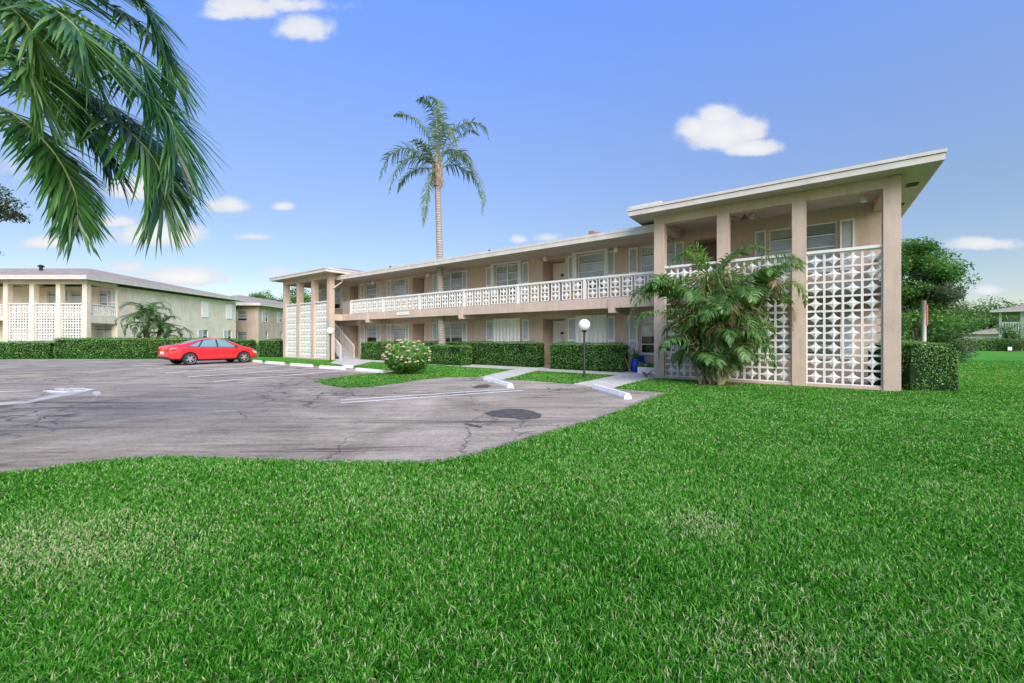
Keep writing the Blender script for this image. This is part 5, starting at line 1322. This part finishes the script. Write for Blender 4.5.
clouds = [(248, 8, 44, 20, 1.1), (305, 28, 34, 20, 1), (285, 5, 66, 14, .9), (225, 14, 30, 9, .7), (722, 134, 46, 28, 1.5), (718, 118, 26, 18, 1.4), (697, 130, 22, 18, 1.3), (746, 132, 24, 20, 1.3), (752, 149, 34, 13, 1.4), (136, 190, 40, 17, 1.4), (165, 236, 56, 18, 1.5), (118, 222, 26, 9, 1.0), (228, 206, 28, 12, 1), (48, 243, 34, 9, 1.3), (283, 207, 15, 7, .9),
          (256, 237, 24, 6, .75), (180, 278, 54, 13, 1.5), (120, 268, 30, 8, .8), (275, 272, 20, 6, .6), (985, 244, 52, 11, 1), (988, 291, 20, 6, .9), (1010, 312, 50, 8, .8), (518, 240, 13, 7, .9), (545, 238, 18, 7, .6), (950, 322, 60, 10, .5),
          (-60, 150, 90, 50, .8), (-200, 60, 130, 60, .9), (1180, 180, 100, 45, .9), (1350, 40, 140, 60, 1), (300, -180, 150, 60, .9), (800, -260, 180, 70, .9)]
acc = None
for px, py, a, b, s_ in clouds:
    du = mathn(nt, 'MULTIPLY', mathn(nt, 'SUBTRACT', U_, (px-512)/F), F/a); dv = mathn(nt, 'MULTIPLY', mathn(nt, 'SUBTRACT', V_, (Y0-py)/F), F/b)
    dv = mathn(nt, 'MULTIPLY', dv, mathn(nt, 'ADD', 1.0, mathn(nt, 'MULTIPLY', mathn(nt, 'LESS_THAN', dv, 0.0), .45)))
    r2 = mathn(nt, 'SQRT', mathn(nt, 'ADD', mathn(nt, 'MULTIPLY', du, du), mathn(nt, 'MULTIPLY', dv, dv)))
    m_ = mathn(nt, 'MULTIPLY', mathn(nt, 'SUBTRACT', 1.05, r2), s_)
    acc = m_ if acc is None else mathn(nt, 'MAXIMUM', acc, m_)
den = mathn(nt, 'ADD', acc, mathn(nt, 'MULTIPLY', nn, 1.9))
cm = nt.nodes.new('ShaderNodeMapRange'); cm.interpolation_type = 'SMOOTHSTEP'; cm.inputs[1].default_value = .02; cm.inputs[2].default_value = .62; nt.links.new(den, cm.inputs[0])
front = mathn(nt, 'GREATER_THAN', sep.outputs[1], .05)
fac = mathn(nt, 'MULTIPLY', mathn(nt, 'MULTIPLY', cm.outputs[0], front), .93)
el = nt.nodes.new('ShaderNodeMapRange'); el.inputs[1].default_value = 0; el.inputs[2].default_value = .75; nt.links.new(sep.outputs[2], el.inputs[0])
tint = ramp(nt, el.outputs[0], [(0, (1.35, 1.27, 1.2)), (.2, (1.35, 1.28, 1.3)), (.34, (1.5, 1.44, 1.5)), (.56, (1.85, 1.85, 2.2)), (.83, (2.0, 2.4, 3.45)), (1, (2.0, 2.5, 3.6))])
skyc = mix(nt, 1.0, sky.outputs[0], tint, 'MULTIPLY')
shade = nt.nodes.new('ShaderNodeMapRange'); shade.inputs[1].default_value = .3; shade.inputs[2].default_value = 1.5; nt.links.new(den, shade.inputs[0])
SKY_S = .11
cc = ramp(nt, shade.outputs[0], [(0, tuple(x/SKY_S*.90 for x in (.84, .88, .96))), (1, tuple(x/SKY_S for x in (.98, .96, .95)))])
nt.links.new(mix(nt, fac, skyc, cc), bg.inputs[0]); bg.inputs[1].default_value = SKY_S
ld = bpy.data.lights.new('sun', 'SUN'); ld.energy = 5.0; ld.angle = R(55); ld.color = (1, .93, .81)
so = bpy.data.objects.new('sun', ld); col.objects.link(so)
dirv = Vector((math.sin(R(SUN_AZ))*math.cos(R(SUN_EL)), math.cos(R(SUN_AZ))*math.cos(R(SUN_EL)), math.sin(R(SUN_EL))))
so.rotation_euler = dirv.to_track_quat('Z', 'Y').to_euler(); so.location = (0, 0, 30)
cd = bpy.data.cameras.new('camera'); cam = bpy.data.objects.new('camera', cd); col.objects.link(cam)
cam.location = (0, 0, HC); cam.rotation_euler = (R(90), 0, 0); cd.sensor_width = 36; cd.lens = F/1024*36
cd.shift_y = -(341.5-Y0)/1024; cd.clip_end = 3000; cd.clip_start = .05; sc.camera = cam
sc.view_settings.view_transform = 'Standard'; sc.view_settings.look = 'None'; sc.view_settings.exposure = 0
sc.cycles.max_bounces = 8; sc.cycles.transparent_max_bounces = 12
sc.cycles.use_denoising = True
